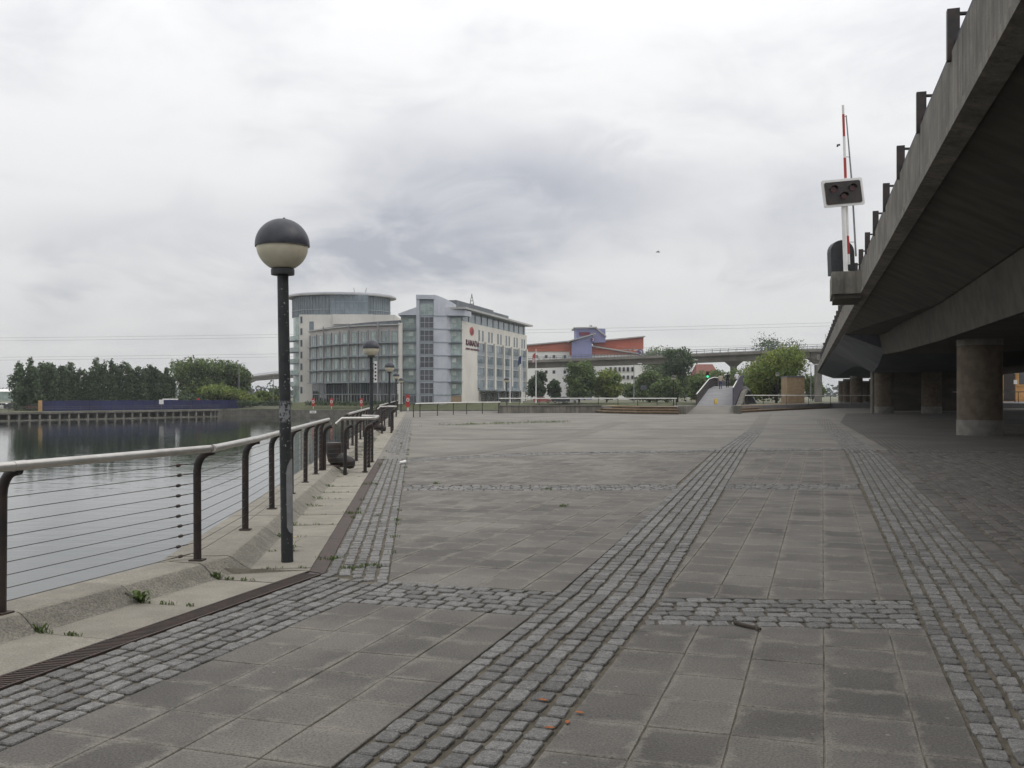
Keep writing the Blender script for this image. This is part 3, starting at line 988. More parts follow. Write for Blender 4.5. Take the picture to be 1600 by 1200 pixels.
FBR = thing('footbridge', 'grey humped footbridge rising from the ramp between the steps', 'footbridge', (*R0, 0.66))
m = MB()
ss = [0, 4, 9, 13, 17.6, 20, 23, 27, 33, 40, 50, 60, 75, 95, 118]
vs, fs = [], []
for s in ss:
    for o in (-1.7, 1.7):
        p = fb(s, o)
        vs += [(p.x, p.y, deck_z(s)), (p.x, p.y, deck_z(s) - 0.35)]
for i in range(len(ss) - 1):
    a = i * 4
    fs += [(a, a + 2, a + 6, a + 4), (a + 1, a + 5, a + 7, a + 3), (a, a + 4, a + 5, a + 1), (a + 2, a + 3, a + 7, a + 6)]
m.add(vs, fs)
m.build('deck', 'deck_grey', FBR)
m = MB()
p = [fb(-6.6, -2.6), fb(-3.8, 2.5), fb(0.0, 1.72), fb(0.0, -1.72)]
m.add([(p[0].x, p[0].y, 0.006), (p[1].x, p[1].y, 0.006), (p[2].x, p[2].y, 0.655), (p[3].x, p[3].y, 0.655)], [(0, 1, 2, 3)])
m.build('ramp', 'sett_far', FBR)
for o, s_0 in ((-2.35, -6.4), (2.2, -3.9)):
    m = MB()
    a, b_ = fb(s_0, o), fb(-0.1, o * 0.86)
    m.obox(tuple(a), tuple(b_), 0.35, 0, 0.70)
    m.build('cheek_wall', 'concrete', FBR)
# left parapet: posts, cables and a white handrail
rs_ = [0.2, 4, 9, 13, 17.6, 20, 23, 27, 33, 40, 50, 60]
m = MB()
m.tube([(*fb(s, -1.62), deck_z(s) + 1.05) for s in rs_], 0.055, 8)
m.build('handrail', 'white_rail', FBR)
for k in range(28):
    s = 0.4 + k * 1.25
    m = MB()
    p = fb(s, -1.64)
    m.tube([(p.x, p.y, deck_z(s) - 0.05), (p.x, p.y, deck_z(s) + 1.03)], 0.045, 6)
    m.build('post', 'black_paint', FBR)
for h in (0.2, 0.4, 0.6, 0.8):
    m = MB()
    m.tube([(*fb(s, -1.63), deck_z(s) + h) for s in rs_], 0.018, 4)
    m.build('cable', 'wire', FBR)
m = MB()
prev = None
m.add([(*fb(s, -1.66), deck_z(s) + h) for s in rs_[4:] for h in (0.05, 0.98)], [(2 * i, 2 * i + 2, 2 * i + 3, 2 * i + 1) for i in range(len(rs_[4:]) - 1)])
m.add([(*fb(s, -1.70), deck_z(s) + h) for s in rs_[4:] for h in (0.05, 0.98)], [(2 * i, 2 * i + 1, 2 * i + 3, 2 * i + 2) for i in range(len(rs_[4:]) - 1)])
m.build('mesh_panel', 'rail_purple', FBR)
# right parapet: solid panels with a curved outer edge beam
for k in range(9):
    s0_, s1_ = 0.1 + k * 3.0, 0.1 + k * 3.0 + 2.94
    m = MB()
    q = [(fb(s0_, 1.62), s0_), (fb(s1_, 1.62), s1_), (fb(s1_, 1.72), s1_), (fb(s0_, 1.72), s0_)]
    hh = lambda s: deck_z(s) + 1.62 - 0.012 * s
    vs = [(p.x, p.y, deck_z(s) - 0.3) for p, s in q] + [(p.x, p.y, hh(s)) for p, s in q]
    m.add(vs, [(3, 2, 1, 0), (4, 5, 6, 7), (0, 1, 5, 4), (1, 2, 6, 5), (2, 3, 7, 6), (3, 0, 4, 7)])
    m.build('panel', 'rail_purple', FBR)
m = MB()
m.tube([(*fb(s, 1.66), deck_z(s) + 1.64 - 0.012 * s) for s in [0.1, 3, 6, 9]], 0.05, 8)
m.build('handrail', 'white_rail', FBR)
m = MB()
cs = [0.2, 3, 6, 10, 14, 18, 22, 27]
for s0_, s1_ in zip(cs, cs[1:]):
    q = [(fb(s0_, 1.8), s0_), (fb(s1_, 1.8), s1_), (fb(s1_, 2.25), s1_), (fb(s0_, 2.25), s0_)]
    vs = [(p.x, p.y, deck_z(s) - 0.75) for p, s in q] + [(p.x, p.y, deck_z(s) - 0.35) for p, s in q]
    m.add(vs, [(3, 2, 1, 0), (4, 5, 6, 7), (0, 1, 5, 4), (1, 2, 6, 5), (2, 3, 7, 6), (3, 0, 4, 7)])
m.build('edge_beam', 'concrete', FBR)
for s in (20, 45, 70):
    m = MB()
    for o in (-1.1, 1.1):
        p = fb(s, o)
        m.tube([(p.x, p.y, WATER_Z - 1), (p.x, p.y, deck_z(s) - 0.3)], 0.3, 10)
    m.build('pier', 'concrete', FBR)

# ------------------------------------------------------------------ railings
POST_PTS = [(0, 0, -0.06), (0, 0, 0.80), (0.006, 0, 0.85), (0.025, 0, 0.90), (0.055, 0, 0.94), (0.10, 0, 0.965), (0.15, 0, 0.975)]


def post_mesh():
    mb = MB()
    mb.tube(POST_PTS, 0.036, 10)
    mb.v = [(x, y * 0.85, z) for x, y, z in mb.v]
    me = mb.mesh('post', True)
    me.materials.append(MATS['black_paint'])
    return me


POSTM = post_mesh()
mb = MB()
mb.box(-0.06, 0.06, -0.055, 0.055, 0.001, 0.012)
PLATEM = mb.mesh('base_plate')
PLATEM.materials.append(MATS['iron'])
mb = MB()
mb.tube([(-0.13, 0, 0), (-0.03, 0, 0)], 0.0045, 6)
mb.tube([(-0.03, 0, 0), (-0.02, 0, 0), (0.0, 0, 0), (0.02, 0, 0), (0.03, 0, 0)], [0.006, 0.013, 0.015, 0.013, 0.006], 8)
mb.tube([(0.03, 0, 0), (0.13, 0, 0)], 0.0045, 6)
TURNM = mb.mesh('turnbuckle', True)
TURNM.materials.append(MATS['iron'])


def railing(label, path, inl, zb, group=None, posts=None, rail='steel', turn=None, ncable=10, name='railing', rail_pts=None, sleeve=False, r_rail=0.033):
    """path: plan points of the post feet, one post at each; inl: inland direction per point"""
    t_ = thing(name, label, 'railing', (*path[0], zb), group)
    for i, p in enumerate(path):
        if posts is not None and i not in posts:
            continue
        o = bpy.data.objects.new('post', POSTM)
        COL.objects.link(o)
        o.parent = t_
        o.location = (p[0] - path[0][0], p[1] - path[0][1], 0)
        an = math.atan2(inl[i][1], inl[i][0])
        o.rotation_euler = (rnd.uniform(-0.008, 0.008), rnd.uniform(-0.008, 0.008), an)
        o2 = bpy.data.objects.new('base_plate', PLATEM)
        COL.objects.link(o2)
        o2.parent = o
    rp = rail_pts or [(p[0] + n[0] * 0.15, p[1] + n[1] * 0.15, zb + 1.0) for p, n in zip(path, inl)]
    mb = MB()
    mb.tube(rp, r_rail, 12)
    hr = mb.build('handrail', rail, t_, smooth=True)
    if sleeve:
        for i in range(1, min(4, len(rp) - 1)):
            d = (Vector(rp[i + 1]) - Vector(rp[i])).normalized()
            mb = MB()
            mb.tube([Vector(rp[i]) - d * 0.05, Vector(rp[i]) + d * 0.05], 0.0355, 12)
            mb.build('sleeve', rail, t_, smooth=True)
    for k in range(ncable):
        z = zb + 0.075 + 0.088 * k
        if z > zb + 0.9:
            break
        mb = MB()
        mb.tube([(p[0], p[1], z) for p in path], 0.0032 if ncable > 8 else 0.008, 5)
        mb.build('cable', 'wire', t_)
        if turn:
            for i in turn:
                p, q = Vector(path[i]), Vector(path[i - 1])
                d = (q - p).normalized()
                o = bpy.data.objects.new('turnbuckle', TURNM)
                COL.objects.link(o)
                o.parent = t_
                c = p + d * rnd.uniform(0.24, 0.28)
                o.location = (c.x - path[0][0], c.y - path[0][1], z - zb)
                o.rotation_euler = (0, 0, math.atan2(d.y, d.x))
    return t_


ZC = 0.13
VI = Vector((UY, -UX))
pA = [ab(5.10 - 2.12 * k, -5.27) for k in (2, 1)] + [ab(5.10, -5.27), ab(7.28, -5.30)]
pB = [st(s, -1.86) for s in (10.75, 12.7, 14.65, 16.5, 18.2, 19.15)]
path = pA + pB
inl = [VI] * 3 + [(VI + N2).normalized()] + [N2] * 6
R1 = railing('long curved-post railing with steel handrail along the near quay edge', path, inl, ZC, 'quay railings', turn=[3], sleeve=True)
# enclosure railings that step inland round the bollards
for s_b, lab in ((19.2, 'railing stepping inland around the nearer bollard, past the first lamp'), (40.3, 'railing stepping inland around the farther bollard, past the second lamp')):
    cr = [st(s_b, -1.80), st(s_b + 0.35, -1.42), st(s_b + 0.9, -1.05), st(s_b + 2.4, -1.05), st(s_b + 4.0, -1.05), st(s_b + 4.5, -1.45)]
    t_ = railing(lab, cr, [N2 * 0.9 - D2 * 0.1] * 3 + [N2] * 3, 0.02, 'quay railings', rail='steel',
                 rail_pts=[(*st(s_b + 0.62, -1.62), 1.02), (*st(s_b + 0.62, -1.5), 1.13), (*st(s_b + 0.7, -0.92), 1.13), (*st(s_b + 1.2, -0.86), 1.12), (*st(s_b + 2.4, -0.9), 1.1), (*st(s_b + 4.0, -0.9), 1.1), (*st(s_b + 4.5, -1.3), 1.1)])
seg2 = [24.6 + 2.0 * k for k in range(8)]
railing('railing along the quay edge between the two bollards', [st(s, -1.86) for s in seg2], [N2] * 8, ZC, 'quay railings')
seg3 = [45.6 + 2.0 * k for k in range(27)]
railing('most distant railing along the quay edge, past the farther bollard', [st(s, -1.86) for s in seg3], [N2] * 27, ZC, 'quay railings')
e = [Vector((-7.25, 70.6)), Vector((-6.9, 72.0)), Vector((-5.9, 76)), Vector((-4.9, 80.2)), Vector((-3.9, 82.6)), Vector((-2.6, 84.4)), Vector((-1.2, 86.1))]
railing('railing with pale handrail across the far left corner of the plaza', e, [Vector((1, -0.4)).normalized()] * 7, 0.0, 'plaza railings', rail='white_rail', ncable=3, r_rail=0.045)
e = [Vector((-1.2, 91)).lerp(Vector((15.8, 92.2)), k / 9) for k in range(10)]
railing('railing with white handrail behind the low terrace wall', e, [Vector((0, -1))] * 10, 0.32, 'plaza railings', rail='white_rail', ncable=3, r_rail=0.05)
e = [Vector((24.4, 103)).lerp(Vector((60, 122)), k / 12) for k in range(13)]
railing('railing with white handrail from the footbridge to under the road bridge', e, [Vector((0.4, -0.9))] * 13, TZ - 0.05, 'plaza railings', rail='white_rail', ncable=3, r_rail=0.05)
e = [Vector((44, 96)).lerp(Vector((64, 92)), k / 10) for k in range(11)]
railing('railing under the road bridge in front of the brick building', e, [Vector((0, -1))] * 11, TZ + 0.3, 'plaza railings', rail='white_rail', ncable=3, r_rail=0.045)


# ------------------------------------------------------------------ globe lamps
def make_lamp(name, label, loc, tilt, h=2.82, pole='lamp_paint', group='globe lamps', panel=False):
    t_ = thing(name, label, 'lamp', loc, group, tilt=tilt)
    mb = MB()
    mb.lathe([(0.058, -0.02), (0.058, 0.03), (0.057, 0.05), (0.056, 1.2), (0.053, h - 0.06)], 20)
    mb.build('pole', pole, t_, True, True)
    mb = MB()
    mb.lathe([(0.055, h - 0.07), (0.11, h - 0.06), (0.112, h - 0.01), (0.105, h)], 24)
    mb.build('collar', 'lamp_paint', t_, True, True)
    cz, R = h + 0.225, 0.246
    mb = MB()
    pr = []
    for k in range(14):
        an = -math.pi / 2 + 0.44 + (math.pi / 2 - 0.40) * k / 13
        pr.append((R * math.cos(an), cz + R * math.sin(an)))
    mb.lathe(pr, 36)
    mb.build('diffuser', 'lamp_glass', t_, True, True)
    mb = MB()
    pr = [(0.245, cz - 0.012), (0.258, cz - 0.014)]
    for k in range(13):
        an = math.pi / 2 * k / 12
        pr.append((0.259 * math.cos(an), cz + 0.255 * math.sin(an)))
    pr[-1] = (0.0, pr[-1][1])
    mb.lathe(pr, 36)
    cap = mb.build('cap', 'lamp_cap', t_, True, True)
    mb = MB()
    mb.lathe([(0.012, 0), (0.012, 0.012), (0.0, 0.014)], 8, (0.02, 0.0, cz + 0.252))
    mb.build('cap_screw', 'lamp_cap', cap, True, True)
    if panel:
        mb = MB()
        vs, fs = [], []
        prof = [(0.28, 0.35), (0.30, 0.18), (0.34, 0.0), (0.86, 0.0), (0.92, 0.1), (0.96, 0.28), (0.99, 0.5)]
        for z, cut in prof:
            for k in range(9):
                an = math.radians(-75) + math.radians(100) * max(k / 8, cut if k < 4 else 0)
                vs.append((0.0605 * math.cos(an), 0.0605 * math.sin(an), z))
        for i in range(len(prof) - 1):
            for k in range(8):
                fs.append((i * 9 + k, i * 9 + k + 1, (i + 1) * 9 + k + 1, (i + 1) * 9 + k))
        mb.add(vs, fs)
        mb.build('access_panel', 'grey_plate', t_, True, True)
    return t_


make_lamp('globe_lamp', 'nearest black globe lamp with worn sticker on its pole, standing on the quay ledge', (-2.16, 9.23, 0.0), (0.0, math.radians(-0.9)), pole='lamp_paint_worn', panel=True)
L2 = make_lamp('globe_lamp', 'second globe lamp along the quay, white sign strip on its pole, by the nearer bollard', (-4.28, 29.3, 0.0), (0.004, -0.006))
copy_tree(L2, (-6.3, 49.3, 0), 'third globe lamp along the quay, past the farther bollard', tilt=(0, 0.004))
copy_tree(L2, (-8.68, 72, 0), 'fourth globe lamp along the quay with a small white notice', tilt=(0, -0.003))
copy_tree(L2, (-10.75, 93, 0), 'farthest globe lamp along the quay', tilt=(0, 0.002))
copy_tree(L2, (sx(792, 93), 93, 0.05), 'globe lamp beside the white flagpoles at the far end of the plaza')
copy_tree(L2, (sx(742, 190), 214, 0.0), 'tiny distant globe lamp in front of the white hotel wall')
copy_tree(L2, (sx(1052.5, 100), 100, 0.42), 'globe lamp standing left of the footbridge railing')
copy_tree(L2, (sx(1215, 116), 116, 1.1), 'globe lamp right of the footbridge, beside the brick hut')
# white sign strips on two of the lamp poles
for (lx, ly), z0, z1, lab in (((-4.28, 29.3), 2.0, 2.65, 'narrow white sign strip fixed to the second lamp pole'), ((-8.68, 72), 1.75, 2.45, 'small white notice fixed to the fourth lamp pole')):
    t_ = thing('pole_sign', lab, 'sign', (lx + 0.1, ly - 0.02, z0), 'signs on lamp poles')
    mb = MB()
    mb.box(lx + 0.075, lx + 0.165, ly - 0.03, ly - 0.015, z0, z1)
    mb.build('board', 'white', t_)
    for k in range(2):
        mb = MB()
        zz = z0 + (z1 - z0) * (0.15 + 0.7 * k)
        mb.box(lx + 0.04, lx + 0.08, ly - 0.034, ly - 0.031, zz, zz + 0.03)
        mb.build('bracket', 'lamp_paint', t_)
    for k in range(5):
        mb = MB()
        zz = z0 + (z1 - z0) * (0.1 + 0.17 * k)
        mb.box(lx + 0.095, lx + 0.145, ly - 0.034, ly - 0.031, zz, zz + (z1 - z0) * 0.09)
        mb.build('print', 'lamp_paint', t_)


# ------------------------------------------------------------------ mooring bollards
def bollard(label, loc, rz):
    t_ = thing('mooring_bollard', label, 'bollard', loc, 'mooring bollards on the quay', rotz=rz)
    mb = MB()
    mb.tube([(0, 0, 0.50), (0, 0, 0.49), (0, 0, 0.42), (0, 0, 0.25), (0.02, 0, 0.16), (0.06, 0, 0.10)], [0.10, 0.16, 0.17, 0.155, 0.155, 0.14], 18)
    mb.build('stem', 'black_paint', t_, True, True)
    mb = MB()
    mb.tube([(0.02, 0, 0.16), (0.14, 0, 0.14), (0.26, 0, 0.10), (0.37, 0, 0.06), (0.43, 0, 0.05), (0.45, 0, 0.05)], [0.14, 0.14, 0.13, 0.125, 0.095, 0.03], 16)
    mb.build('toe', 'black_paint', t_, True, True)
    mb = MB()
    mb.lathe([(0.2, -0.02), (0.2, 0.015), (0.17, 0.03)], 20)
    mb.build('base_flange', 'iron', t_, True, True)
    return t_


bollard('boot-shaped black mooring bollard inside the nearer railing recess', (*st(20.5, -1.72), 0.115), -0.1)
bollard('boot-shaped black mooring bollard inside the farther railing recess', (*st(41.6, -1.72), 0.115), -0.1)

# ------------------------------------------------------------------ concrete road bridge on the right
BD = Vector((0.2917, 0.9565)).normalized()
BN = Vector((BD.y, -BD.x))
B0 = Vector((2.52, 0.0))


def br(s, w_):
    return B0 + BD * s + BN * w_


BRG = thing('road_bridge', 'long dark concrete road bridge on round columns along the right side of the plaza', 'bridge', (*br(0, 0), 0))


def sweep(sections, m_name, name, parent=BRG, smooth=False):
    """sections: list of (s, [(w, z), ...]) closed rings"""
    mb = MB()
    n = len(sections[0][1])
    vs = [(*br(s, w_), z) for s, ring in sections for w_, z in ring]
    fs = []
    for i in range(len(sections) - 1):
        for k in range(n):
            k2 = (k + 1) % n
            fs.append((i * n + k, i * n + k2, (i + 1) * n + k2, (i + 1) * n + k))
    fs.append(tuple(range(n))[::-1])
    fs.append(tuple(range((len(sections) - 1) * n, len(sections) * n)))
    mb.add(vs, fs)
    return mb.build(name, m_name, parent, smooth)


S_END = 71.8
# fascia beams (parapet upstands), one precast length after another
for i, s0_ in enumerate(np.arange(-32, 200, 6.0)):
    ring = [(0.0, 6.28), (0.0, 7.5), (0.32, 7.5), (0.32, 6.28)]
    sweep([(s0_ + 0.025, ring), (s0_ + 5.975, ring)], 'concrete', 'parapet')
ring = [(-0.05, 6.12), (-0.05, 6.28), (0.32, 6.28), (0.32, 6.05)]
sweep([(-32, ring), (200, ring)], 'concrete', 'edge_lip')
# cantilever slab and box girder of the near spans
ring = [(0.32, 6.2), (0.32, 6.9), (12.4, 6.9), (12.4, 6.2), (10.0, 5.5), (2.6, 5.5)]
far_ring = [(0.32, 6.0), (0.32, 6.9), (12.4, 6.9), (12.4, 6.0), (10.0, 5.9), (2.6, 5.9)]
near_ring = [(0.32, 6.2), (0.32, 6.9), (12.4, 6.9), (12.4, 6.2), (10.0, 5.2), (2.6, 5.2)]
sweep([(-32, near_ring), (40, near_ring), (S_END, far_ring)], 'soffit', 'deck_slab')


def girder_bottom(s):
    y = s * BD.y
    pts = [(-40, 4.4), (-20, 3.95), (-5, 3.8), (12, 3.72), (22.3, 3.70), (40, 3.86), (55, 4.12), (68.8, 4.5)]
    for (a, b_), (c, d) in zip(pts, pts[1:]):
        if y <= c:
            return b_ + (d - b_) * (y - a) / (c - a)
    return 4.5


gs = [-32, -24, -14, -5, 4, 13, 23, 32, 42, 50, 57, 64, S_END]
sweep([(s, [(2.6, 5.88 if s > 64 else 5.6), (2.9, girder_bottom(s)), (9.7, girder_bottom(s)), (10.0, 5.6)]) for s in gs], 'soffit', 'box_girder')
# swing span beyond the joint: steel-clad sides over a deep haunch
sw = [(72.0, 4.9), (78, 3.9), (84, 3.5), (90, 3.8), (100, 4.5), (120, 5.0), (160, 5.0), (200, 5.0)]
sweep([(s, [(0.34, 5.95), (0.34, 6.85), (12.3, 6.85), (12.3, 5.95), (9.6, zb), (3.0, zb)]) for s, zb in sw], 'blue_steel', 'swing_span')
# columns
cols_ = []
for s_c, ww in ((-6.3, (4.35, 8.6)), (41.9, (4.35, 8.6)), (92.0, (4.4, 8.4)), (140, (4.4, 8.4)), (165, (4.4, 8.4)), (188, (4.4, 8.4))):
    for w_ in ww:
        c = br(s_c, w_)
        zt = girder_bottom(s_c) if s_c < 70 else 4.2
        m = MB()
        m.lathe([(0.84, 0.62), (0.84, zt - 0.25)], 40, (c.x, c.y, 0))
        co = m.build('column', 'column', BRG, True)
        m = MB()
        m.lathe([(0.86, 0.0), (0.86, 0.62)], 40, (c.x, c.y, 0))
        m.build('plinth', 'column_base', co, True)
        m = MB()
        m.lathe([(0.85, zt - 0.25), (0.85, zt + 0.1)], 40, (c.x, c.y, 0))
        o = m.build('collar', 'column_base', co, True)
# second carriageway beam far side gives the dark background under the deck
ring = [(12.6, 6.0), (12.6, 7.4), (12.95, 7.4), (12.95, 6.0)]
sweep([(-32, ring), (200, ring)], 'concrete', 'far_parapet')
# deck added on the far side to darken the floor below, and the abutment wall that closes the view under the bridge
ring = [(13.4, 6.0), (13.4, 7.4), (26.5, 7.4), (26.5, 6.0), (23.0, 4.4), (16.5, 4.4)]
sweep([(-32, ring), (200, ring)], 'soffit', 'added_shade_deck')
for s_c in (41.9, 92.0):  # columns under the added deck
    c = br(s_c, 19.5)
    m = MB()
    m.lathe([(0.9, 0.0), (0.9, 4.45)], 32, (c.x, c.y, 0))
    m.build('column', 'column', BRG, True)
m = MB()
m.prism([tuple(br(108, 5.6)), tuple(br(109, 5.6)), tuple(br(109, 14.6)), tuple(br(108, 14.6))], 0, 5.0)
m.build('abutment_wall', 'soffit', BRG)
# rainwater pipe with hopper on the second pier
p = br(90.4, 3.35)
m = MB()
m.tube([(p.x, p.y, 0), (p.x, p.y, 4.4)], 0.17, 10)
pipe = m.build('rainwater_pipe', 'viaduct_c', BRG, True)
m = MB()
m.box(p.x - 0.3, p.x + 0.3, p.y - 0.25, p.y + 0.25, 4.3, 4.9)
m.build('hopper', 'viaduct_c', pipe)
# parapet rail and posts
m = MB()
m.tube([(*br(-30, 0.10), 7.68), (*br(190, 0.10), 7.68)], 0.05, 8)
m.build('parapet_rail', 'rail_purple', BRG)
for k in range(38):
    s = -15.76 + 4.72 * k
    p = br(s, 0.05)
    m = MB()
    a, b_ = br(s - 0.07, 0.03), br(s + 0.07, 0.03)
    m.obox(tuple(a), tuple(b_), 0.10, 7.36, 8.24)
    o = m.build('parapet_post', 'black_paint', BRG)
    m = MB()
    m.tube([(*br(s, 0.12), 8.16), (*br(s, 0.50), 8.14)], 0.035, 6)
    m.build('bracket', 'black_paint', o)

# bracket platform carrying the road barrier
m = MB()
P0 = br(45.2, 0)
m.prism([tuple(br(44.6, 0.0)), tuple(br(44.6, -1.25)), tuple(br(48.2, -1.25)), tuple(br(48.2, 0.0))], 6.15, 7.15)
m.build('barrier_platform', 'concrete', BRG)
m = MB()
m.prism([tuple(br(44.7, 0.0)), tuple(br(44.7, -1.15)), tuple(br(48.1, -1.15)), tuple(br(48.1, 0.0))], 5.95, 6.15)
m.build('platform_soffit', 'soffit', BRG)


def barrier(label, base, sc_, z0):
    t_ = thing('road_barrier', label, 'barrier', (base[0], base[1], z0), 'raised road barriers on the bridge')
    bx, by = base
    lean = 0.035

    def P(dx, dz, dy=0.0):
        return (bx + (dx - lean * dz) * sc_, by + dy * sc_, z0 + dz * sc_)
    mb = MB()
    mb.tube([P(0, 0), P(0, 0.12), P(0, 0.12), P(0.0, 3.3)], [0.3 * sc_, 0.2 * sc_, 0.11 * sc_, 0.11 * sc_], 10)
    mb.build('signal_mast', 'white', t_, True)
    # raised arm in red and white lengths
    L_ = [(0.5, 1.0, 'white'), (1.0, 1.9, 'red'), (1.9, 3.35, 'white'), (3.35, 3.75, 'red'), (3.75, 4.75, 'white'), (4.75, 5.75, 'red'), (5.75, 6.8, 'white'), (6.8, 7.9, 'red'), (7.9, 8.35, 'white')]
    for a, b_, c in L_:
        mb = MB()
        r0 = 0.085 - 0.003 * a
        mb.tube([P(0.24, a, 0.25), P(0.24, b_, 0.25)], r0 * sc_, 8)
        mb.build('arm_section', c, t_, True)
    mb = MB()
    mb.tube([P(0.62, 0.9, 0.25), P(0.55, 4.4, 0.25), P(0.38, 7.85, 0.25)], [0.05 * sc_, 0.045 * sc_, 0.03 * sc_], 6)
    for a, x in ((1.6, 0.6), (3.5, 0.57), (5.8, 0.47), (7.8, 0.38)):
        mb.tube([P(0.24, a, 0.25), P(x, a, 0.25)], 0.018 * sc_, 5)
    mb.build('arm_truss', 'grey_plate', t_)
    mb = MB()
    mb.tube([P(0.02, 6.4, 0.25), P(-0.1, 6.38, 0.25), P(-0.1, 6.3, 0.25)], 0.05 * sc_, 6)
    mb.build('arm_lamp', 'black_paint', t_)
    # arched counterweight housing
    mb = MB()
    ring = [(-0.55, 0.0), (0.62, 0.0)] + [(0.035 + 0.585 * math.cos(a), 1.15 + 0.585 * math.sin(a)) for a in np.linspace(0, math.pi, 12)]
    n = len(ring)
    vs = [P(x, z, 0.45) for x, z in ring] + [P(x, z, 1.0) for x, z in ring]
    mb.add(vs, [tuple(range(n)), tuple(range(n, 2 * n))[::-1]] + [(i, n + i, n + (i + 1) % n, (i + 1) % n) for i in range(n)])
    mb.build('counterweight_housing', 'lamp_paint', t_)
    # signal board: white border, black face, three lamps with hoods
    w_, h_, zc_ = 1.16, 0.66, 3.95
    rot = 0.09

    def Q(x, z, dy):
        return P(-0.06 + x * math.cos(rot) - z * math.sin(rot), zc_ + x * math.sin(rot) + z * math.cos(rot), dy)

    def slab_(x0, x1, z0_, z1_, d0, d1):
        c = 0.06
        ring_ = [(x0 + c, z0_), (x1 - c, z0_), (x1, z0_ + c), (x1, z1_ - c), (x1 - c, z1_), (x0 + c, z1_), (x0, z1_ - c), (x0, z0_ + c)]
        mb_ = MB()
        mb_.add([Q(x, z, d0) for x, z in ring_] + [Q(x, z, d1) for x, z in ring_], [tuple(range(8)), tuple(range(8, 16))[::-1]] + [(i, 8 + i, 8 + (i + 1) % 8, (i + 1) % 8) for i in range(8)])
        return mb_
    board = slab_(-w_ / 2 * 1.72, w_ / 2 * 1.72, -h_, h_, -0.20, -0.12).build('signal_board', 'white', t_)
    slab_(-w_ / 2 * 1.52, w_ / 2 * 1.52, -h_ * 0.82, h_ * 0.82, -0.24, -0.201).build('black_face', 'black_paint', board)
    for lx, lz in ((-0.46, 0.16), (0.46, 0.16), (0.0, -0.2)):
        mb = MB()
        mb.tube([Q(lx, lz, -0.24), Q(lx, lz, -0.29)], 0.15 * sc_, 14)
        lm = mb.build('signal_lamp', 'lens_red', board, True)
        mb = MB()
        ringh = [(0.18 * math.cos(a), 0.18 * math.sin(a)) for a in np.linspace(0.1, math.pi - 0.1, 9)]
        mb.add([Q(lx + x, lz + z, -0.24) for x, z in ringh] + [Q(lx + x, lz + z, -0.42) for x, z in ringh] + [Q(lx + x * 1.1, lz + z * 1.1, -0.24) for x, z in ringh] + [Q(lx + x * 1.1, lz + z * 1.1, -0.42) for x, z in ringh],
               [(i, i + 1, 10 + i, 9 + i) for i in range(8)] + [(18 + i, 27 + i, 28 + i, 19 + i) for i in range(8)])
        mb.build('lamp_hood', 'black_paint', board)
    return t_


p = br(45.6, -0.62)
barrier('raised red and white road barrier with white-bordered signal board on the bridge edge', tuple(p), 0.93, 7.15)
p = Vector((sx(1290, 205), 205))
m = MB()
m.box(p.x - 1.4, p.x + 2.2, p.y - 1.0, p.y + 1.5, 9.2, 10.4)
m.build('barrier_platform', 'concrete', BRG)
t_ = barrier('small distant road barrier beyond the far end of the road bridge', (p.x, p.y), 0.55, 10.4)


# ------------------------------------------------------------------ buildings across the dock
class Face:
    """wall frame: u along the wall, d outwards, z up"""

    def __init__(self, p, q, flip=False):
        self.p = Vector(p)
        self.d = (Vector(q) - self.p)
        self.len = self.d.length
        self.d.normalize()
        self.n = Vector((self.d.y, -self.d.x)) * (-1 if flip else 1)

    def pt(self, u, d=0.0):
        v_ = self.p + self.d * u + self.n * d
        return (v_.x, v_.y)

    def box(self, mb, u0, u1, d0, d1, z0, z1, tone=0.0):
        return mb.prism([self.pt(u0, d0), self.pt(u1, d0), self.pt(u1, d1), self.pt(u0, d1)], z0, z1, tone)

    def u_at(self, p):
        t_ = (p - 800) / 1500
        return (self.p.x - t_ * self.p.y) / (t_ * self.d.y - self.d.x)


def win(face, parent, u0, u1, z0, z1, glass='glass_green', frame='frame_blue', proud=0.04, nx=1, nz=1, fw=0.09, name='window'):
    """framed window standing in front of the wall: pane(s) with frame and glazing bars as a sub-part"""
    mb = MB()
    face.box(mb, u0, u1, -0.06, proud * 0.5, z0, z1)
    o = mb.build(name, glass, parent)
    mb = MB()
    face.box(mb, u0 - fw, u0, -0.05, proud + 0.05, z0 - fw, z1 + fw)
    face.box(mb, u1, u1 + fw, -0.05, proud + 0.05, z0 - fw, z1 + fw)
    face.box(mb, u0, u1, -0.05, proud + 0.046, z1, z1 + fw)
    face.box(mb, u0, u1, -0.05, proud + 0.046, z0 - fw, z0)
    for i in range(1, nx):
        u = u0 + (u1 - u0) * i / nx
        face.box(mb, u - fw * 0.4, u + fw * 0.4, -0.05, proud + 0.03, z0, z1)
    for i in range(1, nz):
        z = z0 + (z1 - z0) * i / nz
        face.box(mb, u0, u1, -0.05, proud + 0.026, z - fw * 0.4, z + fw * 0.4)
    mb.build('frame', frame, o)
    return o


HT = thing('hotel_building', 'pale hotel with curved glazed front, silver tower and glass drum across the dock', 'building', (-25, 226, 0))
